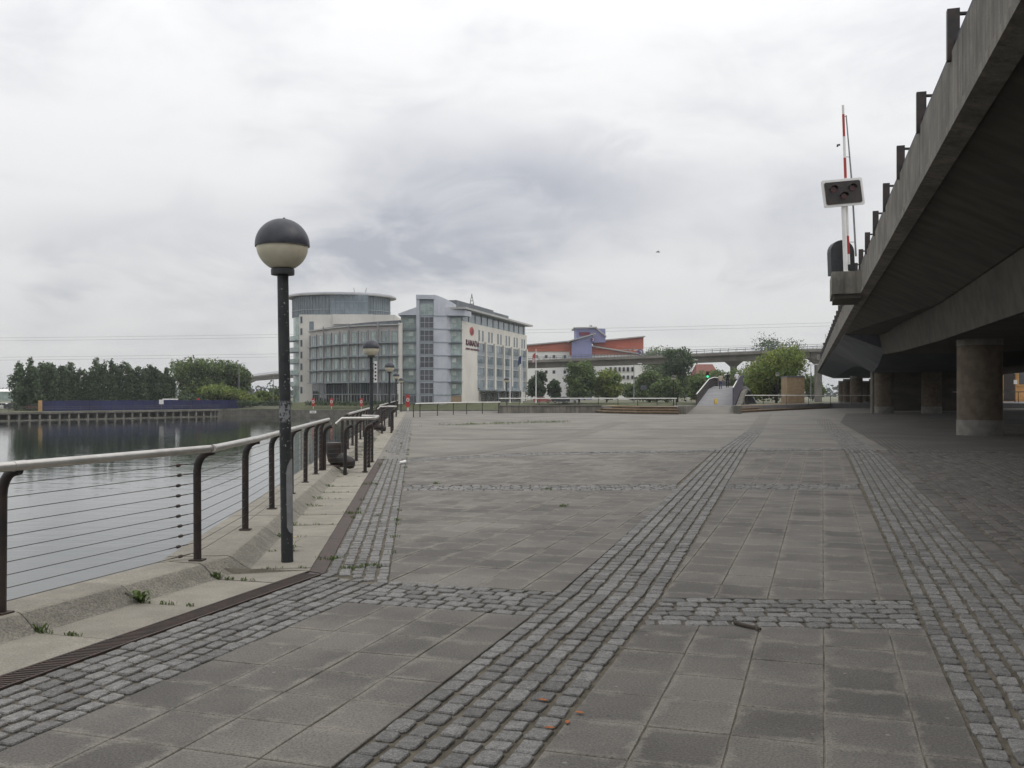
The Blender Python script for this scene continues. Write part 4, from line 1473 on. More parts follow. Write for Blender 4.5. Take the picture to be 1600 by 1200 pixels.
# --- right wing: white wall running away from the corner
RF = Face((-11.7, 225), (4.3, 280))
m = MB()
m.prism([(-11.7, 225), (4.3, 280), (-10, 284), (-25.0, 227.5)], -0.4, 19.1)
m.build('white_wing', 'render_white', HT)
m = MB()
RF.box(m, 0.5, 56.8, -12, -0.35, 19.1, 21.7)
m.build('clerestory', 'glass_blue', HT)
for k in range(12):
    m = MB()
    RF.box(m, 0.8 + 4.9 * k, 1.0 + 4.9 * k, -0.5, -0.2, 19.1, 21.7)
    m.build('mullion', 'frame_blue', HT)
m = MB()
m.prism([RF.pt(-2.0, 1.6), RF.pt(58.2, 1.6), RF.pt(58, -12), RF.pt(-3.6, -10.5)], 21.7, lambda x, y: 22.15)
m.build('roof', 'roof_light', HT)
m = MB()
m.prism([RF.pt(3.5, -2.6), RF.pt(33, -2.6), RF.pt(33, -10), RF.pt(3.5, -10)], 22.15, 24.4)
m.build('plant_room', 'roof_grey', HT)
m = MB()
m.prism([RF.pt(33.2, -2.8), RF.pt(48, -2.8), RF.pt(48, -10), RF.pt(33.2, -10)], 22.15, 24.1)
m.build('plant_room', 'roof_grey', HT)
m = MB()                                              # small lattice mast
bp_ = RF.pt(22, -5)
for dx, dy in ((-0.6, -0.6), (0.6, -0.6), (0.6, 0.6), (-0.6, 0.6)):
    m.tube([(bp_[0] + dx, bp_[1] + dy, 24.4), (bp_[0], bp_[1], 27.8)], 0.07, 4)
for z in (25.2, 26.0, 26.8):
    f = (27.8 - z) / 3.4 * 0.6
    m.tube([(bp_[0] - f, bp_[1] - f, z), (bp_[0] + f, bp_[1] - f, z), (bp_[0] + f, bp_[1] + f, z), (bp_[0] - f, bp_[1] + f, z), (bp_[0] - f, bp_[1] - f, z)], 0.05, 4)
m.build('roof_mast', 'wire', HT)
for pa_, pb_ in ((748.5, 754.2), (763.7, 768.4), (777.9, 782.5), (791.0, 795.5), (803.5, 807.6), (815.5, 819.0)):
    ua, ub_ = RF.u_at(pa_), RF.u_at(pb_)
    for u in (ua, ub_):
        win(RF, HT, u - 0.45, u + 0.45, 15.2, 17.7, 'glass_blue', nz=2)
    w0, w1 = ua - 1.1, ub_ + 1.1
    for k in range(4):
        z0 = 2.6 + 3.0 * k
        win(RF, HT, w0, w1, z0 + 1.0, z0 + 2.9, 'glass_blue', nx=2)
        m = MB()
        RF.box(m, w0, w1, -0.05, 0.03, z0 + 0.12, z0 + 0.86)
        m.build('spandrel', 'frame_blue', HT)
    m = MB()
    RF.box(m, w1 + 0.25, w1 + 1.2, 0, 0.5, 2.4, 15.0)
    m.build('pier', 'render_white', HT)
# entrance canopy
m = MB()
RF.box(m, 13, 52, 0.0, 5.0, 2.7, 3.05)
can = m.build('entrance_canopy', 'frame_blue', HT)
for k in range(7):
    m = MB()
    c = RF.pt(14 + 6.2 * k, 4.7)
    m.tube([(*c, 0), (*c, 4.0)], 0.12, 6)
    m.build('canopy_post', 'frame_blue', can)
for k in range(6):
    win(RF, HT, 14.2 + 6.2 * k, 19.0 + 6.2 * k, 0.2, 2.3, 'glass_dark', nx=3)
# --- front glazed bays either side of the stair tower
FFl = Face((-25.9, 223.6), (-21.4, 223.6))
FFr = Face((-15.6, 224.2), (-11.75, 224.9))
m = MB()
m.prism([(-25.9, 223.7), (-21.0, 223.7), (-21.0, 232), (-25.9, 232)], -0.4, 20.3)
m.build('bay_wall', 'frame_blue', HT)
for F_, nb, z_top in ((FFl, 3, 7), (FFr, 2, 7)):
    for k in range(6):
        z0 = 1.75 + 3.05 * k
        win(F_, HT, 0.15, F_.len - 0.15, z0 + 0.25, z0 + 2.85, 'glass_green', nx=4, fw=0.08)
        m = MB()
        F_.box(m, F_.len * 0.42, F_.len * 0.66, 0.1, 0.14, z0 + 1.5, z0 + 2.5)
        m.build('opening_light', 'curtain', HT)
        m = MB()
        F_.box(m, -0.2, F_.len + 0.2, 0.0, 0.75, z0 + 2.95, z0 + 3.08)
        m.build('ledge', 'frame_blue', HT)
win(FFr, HT, 0.2, FFr.len - 0.2, 0.1, 1.5, 'brick_tan', nx=2)
win(FFl, HT, 0.2, FFl.len - 0.2, 0.1, 1.5, 'glass_dark', nx=3)
m = MB()                                              # curved wing roofs
for pts_ in ([(-26.4, 222.6), (-21.2, 222.6), (-21.2, 233), (-26.4, 233)],):
    m.prism(pts_, 20.25, lambda x, y: 20.6 + max(0.0, (x + 26.4)) * 0.36)
m.build('bay_roof', 'silver', HT)
m = MB()
m.prism([(-16.2, 222.9), (-11.0, 223.7), (-9.6, 226.8), (-16.2, 230)], 20.2, lambda x, y: 22.2 - max(0.0, x + 15.5) * 0.14)
m.build('bay_roof', 'silver', HT)
# --- silver stair tower with dark gridded glazing
m = MB()
m.prism([(-22.2, 222.6), (-21.4, 222.0), (-21.4, 231), (-22.2, 231)], -0.4, 24.6)
m.build('tower_fin', 'silver', HT)
arc = [(-18.1, 222.0)] + [(-18.1 + 5.3 * (1 - math.cos(a)) * 0.98, 222.0 + 6.2 * math.sin(a)) for a in np.linspace(0.02, math.pi / 2, 9)] + [(-18.1, 229)]
arc2 = [(-18.1, 222.05), (-17.2, 222.2), (-16.2, 222.6), (-15.2, 223.25), (-14.4, 224.2), (-13.7, 225.4), (-13.3, 227), (-13.3, 231), (-18.1, 231)]
m = MB()
m.prism(arc2, -0.4, lambda x, y: 25.0 - 0.30 * (x + 18.1) - 0.02 * (x + 18.1) ** 2)
m.build('tower_drum', 'silver', HT)
for k in range(7):
    m = MB()
    z = 1.75 + 3.05 * k
    a3 = [(x + (0.08 if x > -18 else 0), y - 0.08) for x, y in arc2[:7]]
    m.prism(a3 + [(-13.35, 231), (-18.05, 231)], z - 0.12, z + 0.1)
    m.build('drum_band', 'frame_blue', HT)
m = MB()
m.prism([(-22.2, 221.9), (-17.9, 221.9), (-17.9, 231), (-22.2, 231)], lambda x, y: 23.9, lambda x, y: 25.05 - 0.08 * abs(x + 20.6))
m.build('tower_roof', 'silver', HT)
TF = Face((-21.4, 222.5), (-18.1, 222.5))
m = MB()
TF.box(m, 0, 3.3, -2, 0, -0.4, 23.9)
m.build('stair_wall', 'frame_blue', HT)
for k in range(7):
    z0 = 1.75 + 3.05 * k
    win(TF, HT, 0.15, 3.15, z0 + 0.3, z0 + 2.75, 'glass_dark' if k < 6 else 'glass_green', 'silver', nx=3, nz=2, fw=0.09)
win(TF, HT, 0.3, 3.0, 0.0, 1.5, 'glass_dark', 'silver', nx=3)
# --- curved front with ledges, bays and a dark glazed ground floor
cx_ = np.array([-26.0, -30.3, -38.3, -45.6, -51.3])
cy_ = np.array([222.0, 223.0, 228.0, 236.0, 245.0])
cf = np.polyfit(cx_, cy_, 3)
xs = np.linspace(-26.0, -51.5, 11)
cpl = [(x, float(np.polyval(cf, x))) for x in xs]
m = MB()
m.prism([*cpl, (-51.5, 262), (-26.0, 250)], 4.75, 17.9)
m.build('curved_wall', 'panel_pink', HT)
m = MB()
m.prism([*[(x + 0.3, y + 1.2) for x, y in cpl], (-51, 262), (-26.0, 250)], -1.0, 4.75)
m.build('ground_floor_wall', 'frame_blue', HT)
m = MB()
m.prism([*[(x, y - 0.8) for x, y in cpl], (-52.3, 246), (-51.5, 250), *[(x, y + 2) for x, y in cpl[::-1]]], 17.85, 18.15)
m.build('cornice', 'roof_light', HT)
m = MB()
m.prism([*[(x, y + 1.5) for x, y in cpl[:-1]], (-48, 256), (-26.0, 250)], 18.15, lambda x, y: 18.3 + max(0, (x + 50)) * 0.035)
m.build('parapet', 'roof_grey', HT)
m = MB()
m.box(-26.2, -25.4, 221.4, 223.4, -0.4, 18.4)
m.build('white_fin', 'render_white', HT)
for i in range(10):
    F_ = Face(cpl[i + 1], cpl[i])
    for k in range(4):
        z0 = 4.75 + 3.05 * k
        win(F_, HT, F_.len * 0.28, F_.len * 0.82, z0 + 0.2, z0 + 2.6, 'glass_green', nx=3 if i % 2 else 2, nz=2, fw=0.07)
        m = MB()
        F_.box(m, F_.len * 0.4, F_.len * 0.62, 0.01, 0.06, z0 + 0.3, z0 + 2.5)
        m.build('curtain', 'curtain', HT)
        m = MB()
        F_.box(m, -0.05, F_.len + 0.05, 0, 0.9, z0 - 0.16, z0)
        m.build('ledge', 'frame_blue', HT)
    m = MB()
    F_.box(m, -0.09, 0.09, 0.0, 0.3, 4.8, 16.9)
    m.build('mullion', 'frame_blue', HT)
    F2 = Face((cpl[i + 1][0] + 0.3, cpl[i + 1][1] + 1.2), (cpl[i][0] + 0.3, cpl[i][1] + 1.2))
    win(F2, HT, 0.15, F2.len - 0.15, 2.0, 4.5, 'glass_dark', nx=4, fw=0.08)
    win(F2, HT, 0.15, F2.len - 0.15, -0.2, 1.8, 'glass_dark', 'roof_light', nx=3, fw=0.08)
for i in (2, 5, 8):
    m = MB()
    m.tube([(cpl[i][0], cpl[i][1] - 1.0, -0.8), (cpl[i][0], cpl[i][1] - 1.0, 18.6)], 0.16, 8)
    m.build('slender_column', 'grey_plate', HT)
# --- white block behind, and the glass drum
m = MB()
m.prism([(-55.4, 250), (-30.6, 251), (-30.6, 268), (-55.4, 268)], -1.0, 22.7)
m.build('white_block', 'render_white', HT)
m = MB()
m.prism([(-46.6, 249.8), (-41.8, 249.8), (-36.3, 250.4), (-36.3, 251), (-46.6, 251)], 20.2, 22.75)
m.build('white_block_panel', 'render_white', HT)
BF = Face((-55.4, 250), (-30.6, 251))
win(BF, HT, 2.7, 3.7, 18.0, 20.8, 'glass_blue')
for k in range(7):
    win(BF, HT, 0.35, 0.75, 2.2 + 3.05 * k, 3.8 + 3.05 * k, 'glass_dark')
ecx, ecy = -46.6, 262.5


def ell(rx, ry, n=48):
    return [(ecx + rx * math.cos(2 * math.pi * k / n), ecy + ry * math.sin(2 * math.pi * k / n)) for k in range(n)]


m = MB()
m.prism(ell(13.2, 10.6), 22.7, 28.0)
m.build('drum_core', 'glass_blue', HT)
m = MB()
m.prism(ell(14.9, 12.2), 28.0, 28.35)
m.build('drum_roof', 'roof_light', HT)
m = MB()
m.prism(ell(14.3, 11.6), 28.35, 28.7)
m.build('drum_roof_edge', 'silver', HT)
m = MB()
m.prism(ell(13.0, 10.4), -1.0, 22.7)
m.build('drum_shaft', 'glass_green', HT)
for k in range(44):
    an = math.pi * (1.0 + k / 43)
    c = (ecx + 13.27 * math.cos(an), ecy + 10.67 * math.sin(an))
    m = MB()
    m.tube([(*c, 22.7), (*c, 28.0)], 0.07, 4)
    m.build('mullion', 'frame_blue', HT)
for zt in (24.3,):
    m = MB()
    m.prism(ell(13.4, 10.8), zt - 0.1, zt + 0.1)
    m.build('transom', 'frame_blue', HT)
m = MB()
m.prism([(-47.6, 251.6), (-37.8, 251.6), (-37.8, 254), (-47.6, 254)], 22.7, 28.0)
m.build('drum_bay', 'glass_blue', HT)
DF = Face((-47.6, 251.6), (-37.8, 251.6))
for k in range(9):
    m = MB()
    DF.box(m, 0.02 + 1.2 * k, 0.12 + 1.2 * k, 0, 0.09, 22.7, 28.0)
    m.build('mullion', 'frame_blue', HT)
for zt in (24.3, 26.2):
    m = MB()
    DF.box(m, 0, 9.8, 0, 0.07, zt - 0.06, zt + 0.06)
    m.build('transom', 'frame_blue', HT)
for k in range(5):
    z = 4.0 + 3.05 * k
    m = MB()
    pts_ = [(ecx + r_ * math.cos(a), ecy + r_ * 0.8 * math.sin(a)) for r_, aa_ in ((14.4, np.linspace(math.pi * 0.98, math.pi * 1.26, 7)), (12.8, np.linspace(math.pi * 1.26, math.pi * 0.98, 7))) for a in aa_]
    m.prism(pts_, z, z + 0.2)
    bal = m.build('balcony', 'frame_blue', HT)
    m = MB()
    pts_ = [(ecx + r_ * math.cos(a), ecy + r_ * 0.8 * math.sin(a)) for r_, aa_ in ((14.4, np.linspace(math.pi * 0.98, math.pi * 1.26, 7)), (14.3, np.linspace(math.pi * 1.26, math.pi * 0.98, 7))) for a in aa_]
    m.prism(pts_, z + 0.2, z + 1.25)
    m.build('balustrade', 'glass_green', bal)
m = MB()
for dx, lean_ in ((-1.2, -0.4), (1.4, 0.5)):
    m.tube([(ecx + 5 + dx, 262, 28.7), (ecx + 5 + dx + lean_, 262, 31.0)], 0.06, 4)
m.build('aerial', 'wire', HT)


# lettering and emblem on the white corner
def text_mesh(body, size, name, m_name, parent, origin, face, depth=0.06, bold=0.0):
    cu = bpy.data.curves.new(name, 'FONT')
    cu.body = body
    cu.size = size
    cu.extrude = depth
    cu.offset = bold
    cu.space_character = 1.12
    tmp = bpy.data.objects.new(name, cu)
    COL.objects.link(tmp)
    dg = bpy.context.evaluated_depsgraph_get()
    me = bpy.data.meshes.new_from_object(tmp.evaluated_get(dg))
    bpy.data.objects.remove(tmp)
    me.materials.clear()
    me.materials.append(MATS[m_name])
    o = bpy.data.objects.new(name, me)
    COL.objects.link(o)
    o.parent = parent
    o.location = Vector(origin) - parent.location
    o.rotation_euler = (math.pi / 2, 0, math.atan2(face.d.y, face.d.x))
    return o


u1 = RF.u_at(727.5)
o = text_mesh('RAMADA', 2.0, 'hotel_lettering', 'wine', HT, (*RF.pt(u1, 0.08), 13.55), RF, bold=0.02)
wd_ = max(v_.co.x for v_ in o.data.vertices)
hotel_len = RF.u_at(748.2) - u1
o.scale = (hotel_len / wd_, 1, 1)
for k, (f0, f1) in enumerate(((0.0, 0.30), (0.36, 0.58), (0.63, 1.0))):
    m = MB()
    RF.box(m, u1 + hotel_len * f0, u1 + hotel_len * f1, 0.02, 0.1, 12.55, 12.95)
    m.build('small_lettering', 'wine', HT)
uc = RF.u_at(737)
m = MB()
ring = [(1.05 * math.cos(a), 1.05 * math.sin(a)) for a in np.linspace(0, 2 * math.pi, 21)[:-1]]
vs = [(*RF.pt(uc + x * 1.5, d_), 17.1 + z) for d_ in (0.02, 0.10) for x, z in ring]
m.add(vs, [tuple(range(20)), tuple(range(20, 40))[::-1]] + [(i, 20 + i, 20 + (i + 1) % 20, (i + 1) % 20) for i in range(20)])
em = m.build('emblem', 'red', HT)
m = MB()
ring = [(-0.5, -0.75), (0.2, -0.85), (0.75, -0.3), (0.35, 0.1), (0.2, 0.75), (-0.25, 0.2), (-0.1, -0.2), (-0.6, -0.3)]
vs = [(*RF.pt(uc + x * 0.9, d_), 17.1 + z * 0.9) for d_ in (0.11, 0.14) for x, z in ring]
m.add(vs, [tuple(range(8)), tuple(range(8, 16))[::-1]] + [(i, 8 + i, 8 + (i + 1) % 8, (i + 1) % 8) for i in range(8)])
m.build('emblem_mark', 'wine', em)

# --- orange and violet hotel farther back
OH = thing('budget_hotel', 'white and orange hotel with violet stair towers behind the railway viaduct', 'building', (28, 372, 0))
DB = 375.0


def hb(p0, p1, q_top, q_bot, D, depth, m_name, name, slope=0.0):
    x0, x1 = sx(p0, D), sx(p1, D)
    zt = sz(q_top, D)
    mb_ = MB()
    zb_ = sz(q_bot, D) if q_bot < 640 else -0.5
    mb_.prism([(x0, D), (x1, D), (x1, D + depth), (x0, D + depth)], (lambda x, y: zt - 0.45 + slope * (x - x0)) if name == 'roof' else zb_, lambda x, y: zt + slope * (x - x0))
    return mb_.build(name, m_name, OH)


hb(815, 894, 549, 660, 375, 14, 'wall_pale', 'white_wall')
hb(815, 894.5, 540.5, 549, 374.6, 14, 'orange_brick', 'orange_storey', 0.08)
hb(812, 895.5, 539.0, 541.2, 373.6, 16, 'roof_light', 'roof', 0.09)
hb(890, 894.2, 545, 555, 374.4, 6, 'orange_brick', 'orange_panel')
hb(894, 925, 534, 660, 369, 16, 'purple', 'stair_tower', 0.40)
hb(888.5, 931, 532.2, 534.6, 368, 18, 'roof_light', 'roof', 0.29)
hb(900, 946, 512.8, 535, 380, 12, 'purple', 'stair_tower', -0.02)
hb(896.5, 933, 511.2, 513.5, 378.5, 15, 'roof_light', 'roof', 0.02)
m = MB()
m.prism([(sx(930, 379), 379), (sx(947.5, 379), 379), (sx(947.5, 379), 394), (sx(930, 379), 394)], lambda x, y: sz(511.5, 379) - 0.2 - (x - sx(930, 379)) * 0.83, lambda x, y: sz(511.0, 379) + 0.3 - (x - sx(930, 379)) * 0.83)
m.build('roof', 'roof_light', OH)
hb(924, 996, 554, 660, 373, 9, 'wall_pale', 'white_wall')
hb(924.4, 996, 541, 554, 372.6, 9, 'orange_brick', 'orange_storey', -0.10)
hb(922, 998, 539.3, 541.3, 371.4, 11, 'roof_light', 'roof', -0.16)
hb(930, 1005.5, 543, 660, 384, 12, 'wall_pale', 'white_wall')
hb(930, 1005.5, 534, 545, 383.5, 12, 'orange_brick', 'orange_storey', 0.085)
hb(928, 1008.5, 532.2, 534.0, 382.0, 15, 'roof_light', 'roof', 0.095)
LFc = Face((sx(815, 375), 375), (sx(894, 375), 375))
for q0 in (555, 579, 592):
    for p_ in (853.5, 865.5, 882.5, 838):
        u = sx(p_, 375) - LFc.p.x
        win(LFc, OH, u - 0.45, u + 0.45, sz(q0 + 4.5, 375), sz(q0, 375), 'glass_dark', 'grey_plate')
RFc = Face((sx(924, 373), 373), (sx(996, 373), 373))
for q0, q1 in ((546.5, 551), (574, 580), (587, 592)):
    for p_ in (954, 961.5, 968, 974.5, 981, 988):
        u = sx(p_, 373) - RFc.p.x
        win(RFc, OH, u - 0.35, u + 0.35, sz(q1, 373), sz(q0, 373), 'glass_dark', 'grey_plate', proud=0.5)
for cxp, cyq, r_, D_, nm in ((1000.3, 551, 1.35, 372, 'logo_disc'), (926.0, 530.5, 0.85, 368.3, 'logo_disc')):
    m = MB()
    c = (sx(cxp, D_), D_, sz(cyq, D_))
    m.tube([(c[0], D_, c[2]), (c[0], D_ + 0.3, c[2])], r_, 20)
    lo_ = m.build(nm, 'logo_purple', OH)
    m = MB()                                         # pale crescent
    outer = [(0.62 * r_ * math.cos(a), 0.62 * r_ * math.sin(a)) for a in np.linspace(-1.9, 1.9, 11)]
    inner = [(0.5 * r_ * math.cos(a) - 0.12 * r_, 0.5 * r_ * math.sin(a)) for a in np.linspace(1.75, -1.75, 11)]
    poly = outer + inner
    n = len(poly)
    m.add([(c[0] + x, D_ - 0.05, c[2] + z) for x, z in poly] + [(c[0] + x, D_ - 0.01, c[2] + z) for x, z in poly], [tuple(range(n)), tuple(range(n, 2 * n))[::-1]] + [(i, n + i, n + (i + 1) % n, (i + 1) % n) for i in range(n)])
    m.build('crescent', 'white', lo_)
m = MB()
m.box(sx(905, 379), sx(922, 379), 379.4, 379.9, sz(524, 379), sz(519, 379))
m.build('sign_panel', 'maroon', OH)
m = MB()
for p_ in (922, 924.5):
    m.tube([(sx(p_, 384), 384, sz(512, 384)), (sx(p_, 384), 384, sz(508, 384))], 0.2, 6)
m.build('flue', 'grey_plate', OH)

# --- red-roofed houses glimpsed under the viaduct, and the brick pump house
HS = thing('red_roofed_house', 'red-roofed brick house glimpsed under the viaduct above the trees', 'house', (sx(1106, 320), 320, 0))
m = MB()
m.box(sx(1088, 320), sx(1122, 320), 320, 330, 0, 8.5)
m.build('wall', 'orange_brick', HS)
m = MB()
x0, x1 = sx(1087, 320), sx(1123, 320)
m.add([(x0, 319, 8.4), (x1, 319, 8.4), (x1, 331, 8.4), (x0, 331, 8.4), (x0 + 1, 325, 12.2), (x1 - 1, 325, 12.2)], [(0, 1, 5, 4), (1, 2, 5), (2, 3, 4, 5), (3, 0, 4), (3, 2, 1, 0)])
m.build('roof', 'roof_red', HS)
for k in range(4):
    m = MB()
    m.box(x0 + 1 + 2.1 * k, x0 + 2 + 2.1 * k, 319.8, 320.1, 6.2, 7.6)
    m.build('window', 'white', HS)
PH = thing('pump_house', 'orange brick building with arched openings seen under the road bridge', 'building', (sx(1580, 160), 160, 0.6))
ph_y = 160
x0, x1 = sx(1535, ph_y), sx(1700, ph_y)
m = MB()
m.box(x0, x1, ph_y, ph_y + 10, 0.3, sz(570, ph_y))
m.build('wall', 'brick_orange', PH)
m = MB()
m.box(x0 - 0.5, x1 + 0.5, ph_y - 0.6, ph_y + 10.6, sz(570, ph_y), sz(566, ph_y))
m.build('roof', 'roof_grey', PH)
for k, p_ in enumerate((1554, 1576, 1597, 1619, 1641)):
    door = k == 1
    w_ = 0.88 if door else 0.55
    zt = sz(574.5 if door else 576, ph_y)
    xc = sx(p_, ph_y)
    for nm, mt, ex, dy in (('arch_surround', 'ply', 0.30, -0.10), ('arched_door' if door else 'arched_window', 'black_paint' if door else 'glass_dark', 0.0, -0.16)):
        ring = [(-w_ - ex, 0.75 if door else zt - 2.6 - ex), (w_ + ex, 0.75 if door else zt - 2.6 - ex)] + [((w_ + ex) * math.cos(a), zt - w_ + (w_ + ex) * math.sin(a)) for a in np.linspace(0, math.pi, 11)]
        n = len(ring)
        m = MB()
        m.add([(xc + x, ph_y + dy, z) for x, z in ring] + [(xc + x, ph_y + 0.05, z) for x, z in ring], [tuple(range(n)), tuple(range(n, 2 * n))[::-1]] + [(i, n + i, n + (i + 1) % n, (i + 1) % n) for i in range(n)])
        m.build(nm, mt, PH)
WL = thing('white_globe_lamp', 'white globe lamp in front of the orange brick building', 'lamp', (sx(1586, 142), 142, 0.6))
m = MB()
m.tube([(sx(1586, 142), 142, 0.6), (sx(1586, 142), 142, 4.85)], 0.07, 8)
m.build('pole', 'lamp_paint', WL)
m = MB()
m.lathe([(0.0, -0.24), (0.13, -0.2), (0.22, -0.1), (0.24, 0), (0.22, 0.1), (0.13, 0.2), (0.0, 0.24)], 16, (sx(1586, 142), 142, 5.0))
m.build('globe', 'white', WL, True)
m = MB()
m.box(sx(1586, 142) - 0.25, sx(1586, 142) + 0.25, 141.88, 141.92, 3.3, 3.9)
m.build('notice', 'white', WL)
HU = thing('brick_hut', 'small flat-roofed tan brick hut right of the footbridge', 'hut', (sx(1243, 135), 135, 0.5))
m = MB()
m.box(sx(1230, 135), sx(1257, 135), 135, 138, 0.4, 4.2)
m.build('wall', 'brick_tan', HU)
m = MB()
m.box(sx(1229.5, 135), sx(1257.5, 135), 134.9, 138.1, 4.2, 4.36)
m.build('flat_roof', 'roof_grey', HU)

# --- railway viaduct in the distance
VD = thing('railway_viaduct', 'long pale concrete railway viaduct crossing behind the trees', 'viaduct', (77, 244, 0))
vp = [(160, 190), (118, 212), (77, 244), (42, 277), (6, 311), (-40, 362), (-100, 450), (-160, 590), (-222, 800), (-290, 1050)]
vh = [13.0, 13.0, 13.3, 13.0, 12.8, 12.6, 12.6, 12.9, 13.2, 13.2]
for i in range(len(vp) - 1):
    a, b_ = Vector(vp[i]), Vector(vp[i + 1])
    d = (b_ - a).normalized()
    n_ = Vector((d.y, -d.x))
    for nm, wd_, t0, t1 in (('deck', 4.2, -0.75, 0.0), ('girder', 2.6, -2.3, -0.75)):
        m = MB()
        q = [a + n_ * wd_, b_ + n_ * wd_, b_ - n_ * wd_, a - n_ * wd_]
        zz_ = [vh[i], vh[i + 1], vh[i + 1], vh[i]]
        m.add([(p.x, p.y, z + t0) for p, z in zip(q, zz_)] + [(p.x, p.y, z + t1) for p, z in zip(q, zz_)], [(0, 1, 2, 3), (7, 6, 5, 4), (0, 4, 5, 1), (1, 5, 6, 2), (2, 6, 7, 3), (3, 7, 4, 0)])
        m.build(nm, 'viaduct_c', VD)
    m = MB()
    L_ = (b_ - a).length
    k = 0.0
    while k < L_ and a.y < 500:
        for s_ in (-4.0, 4.0):
            p = a + d * k + n_ * s_
            z = vh[i] + (vh[i + 1] - vh[i]) * k / L_
            m.tube([(p.x, p.y, z), (p.x, p.y, z + 1.1)], 0.05, 4)
        k += 2.5
    for s_ in (-4.0, 4.0):
        pa_, pb_ = a + n_ * s_, b_ + n_ * s_
        for hh_ in (0.55, 1.1):
            m.tube([(pa_.x, pa_.y, vh[i] + hh_), (pb_.x, pb_.y, vh[i + 1] + hh_)], 0.04, 4)
    m.build('handrail', 'blue_steel', VD)
for px_, py_ in ((60.0, 260), (77.5, 243), (20, 298), (-18, 338), (100, 226), (-222, 800), (-190, 690)):
    m = MB()
    m.box(px_ - 0.75, px_ + 0.75, py_ - 0.75, py_ + 0.75, -1, 9.6)
    pr_ = m.build('pier', 'viaduct_c', VD)
    m = MB()
    m.add([(px_ + sx_ * w_, py_ + sy_ * w_ * 0.7, z) for z, w_ in ((9.4, 0.8), (11.0, 2.4)) for sx_, sy_ in ((-1, -1), (1, -1), (1, 1), (-1, 1))],
          [(3, 2, 1, 0), (4, 5, 6, 7), (0, 1, 5, 4), (1, 2, 6, 5), (2, 3, 7, 6), (3, 0, 4, 7)])
    m.build('pier_head', 'viaduct_c', pr_)


# ------------------------------------------------------------------ trees
def tube_limb(mb, p, q, r0, r1):
    p, q = Vector(p), Vector(q)
    mid = p.lerp(q, 0.5) + Vector((rnd.uniform(-1, 1), rnd.uniform(-1, 1), 0.4)) * (q - p).length * 0.06
    mb.tube([p, mid, q], [r0, (r0 + r1) / 2, r1], 6)


def crown(blobs, n, size, seed):
    """many leaf-sized faces spread through the blobs, denser near their outsides"""
    g = np.random.default_rng(seed)
    wts = np.array([b_[3] * b_[4] * b_[5] for b_ in blobs]) ** 0.75
    wts /= wts.sum()
    idx = g.choice(len(blobs), n, p=wts)
    B = np.array(blobs)[idx]
    d = g.normal(size=(n, 3))
    d /= np.linalg.norm(d, axis=1)[:, None]
    lump = 1 + 0.22 * np.sin(d[:, 0] * 7 + idx) * np.sin(d[:, 2] * 6 + idx * 2.1) + 0.10 * g.normal(size=n)
    r = g.random(n) ** 0.42 * lump
    c = B[:, :3] + d * B[:, 3:6] * r[:, None]
    a1 = g.normal(size=(n, 3))
    a1 /= np.linalg.norm(a1, axis=1)[:, None]
    a2 = np.cross(a1, g.normal(size=(n, 3)))
    a2 /= np.linalg.norm(a2, axis=1)[:, None]
    s_ = size * (0.6 + 0.8 * g.random(n))[:, None]
    V = np.stack([c - a1 * s_ * 0.5, c + a2 * s_ * 0.34, c + a1 * s_ * 0.5, c - a2 * s_ * 0.34], 1).reshape(-1, 3)
    return V, np.repeat(g.random(n) * 0.98 + 0.01, 4)


def crown_obj(blobs, n, size, seed, m_name, parent):
    V, tn = crown(blobs, n, size, seed)
    me = bpy.data.meshes.new('crown')
    me.from_pydata(V.tolist(), [], np.arange(len(V)).reshape(-1, 4).tolist())
    at = me.attributes.new('tone', 'FLOAT', 'POINT')
    at.data.foreach_set('value', tn.astype(np.float32))
    me.materials.append(MATS[m_name])
    o = bpy.data.objects.new('crown', me)
    COL.objects.link(o)
    o.parent = parent
    return o


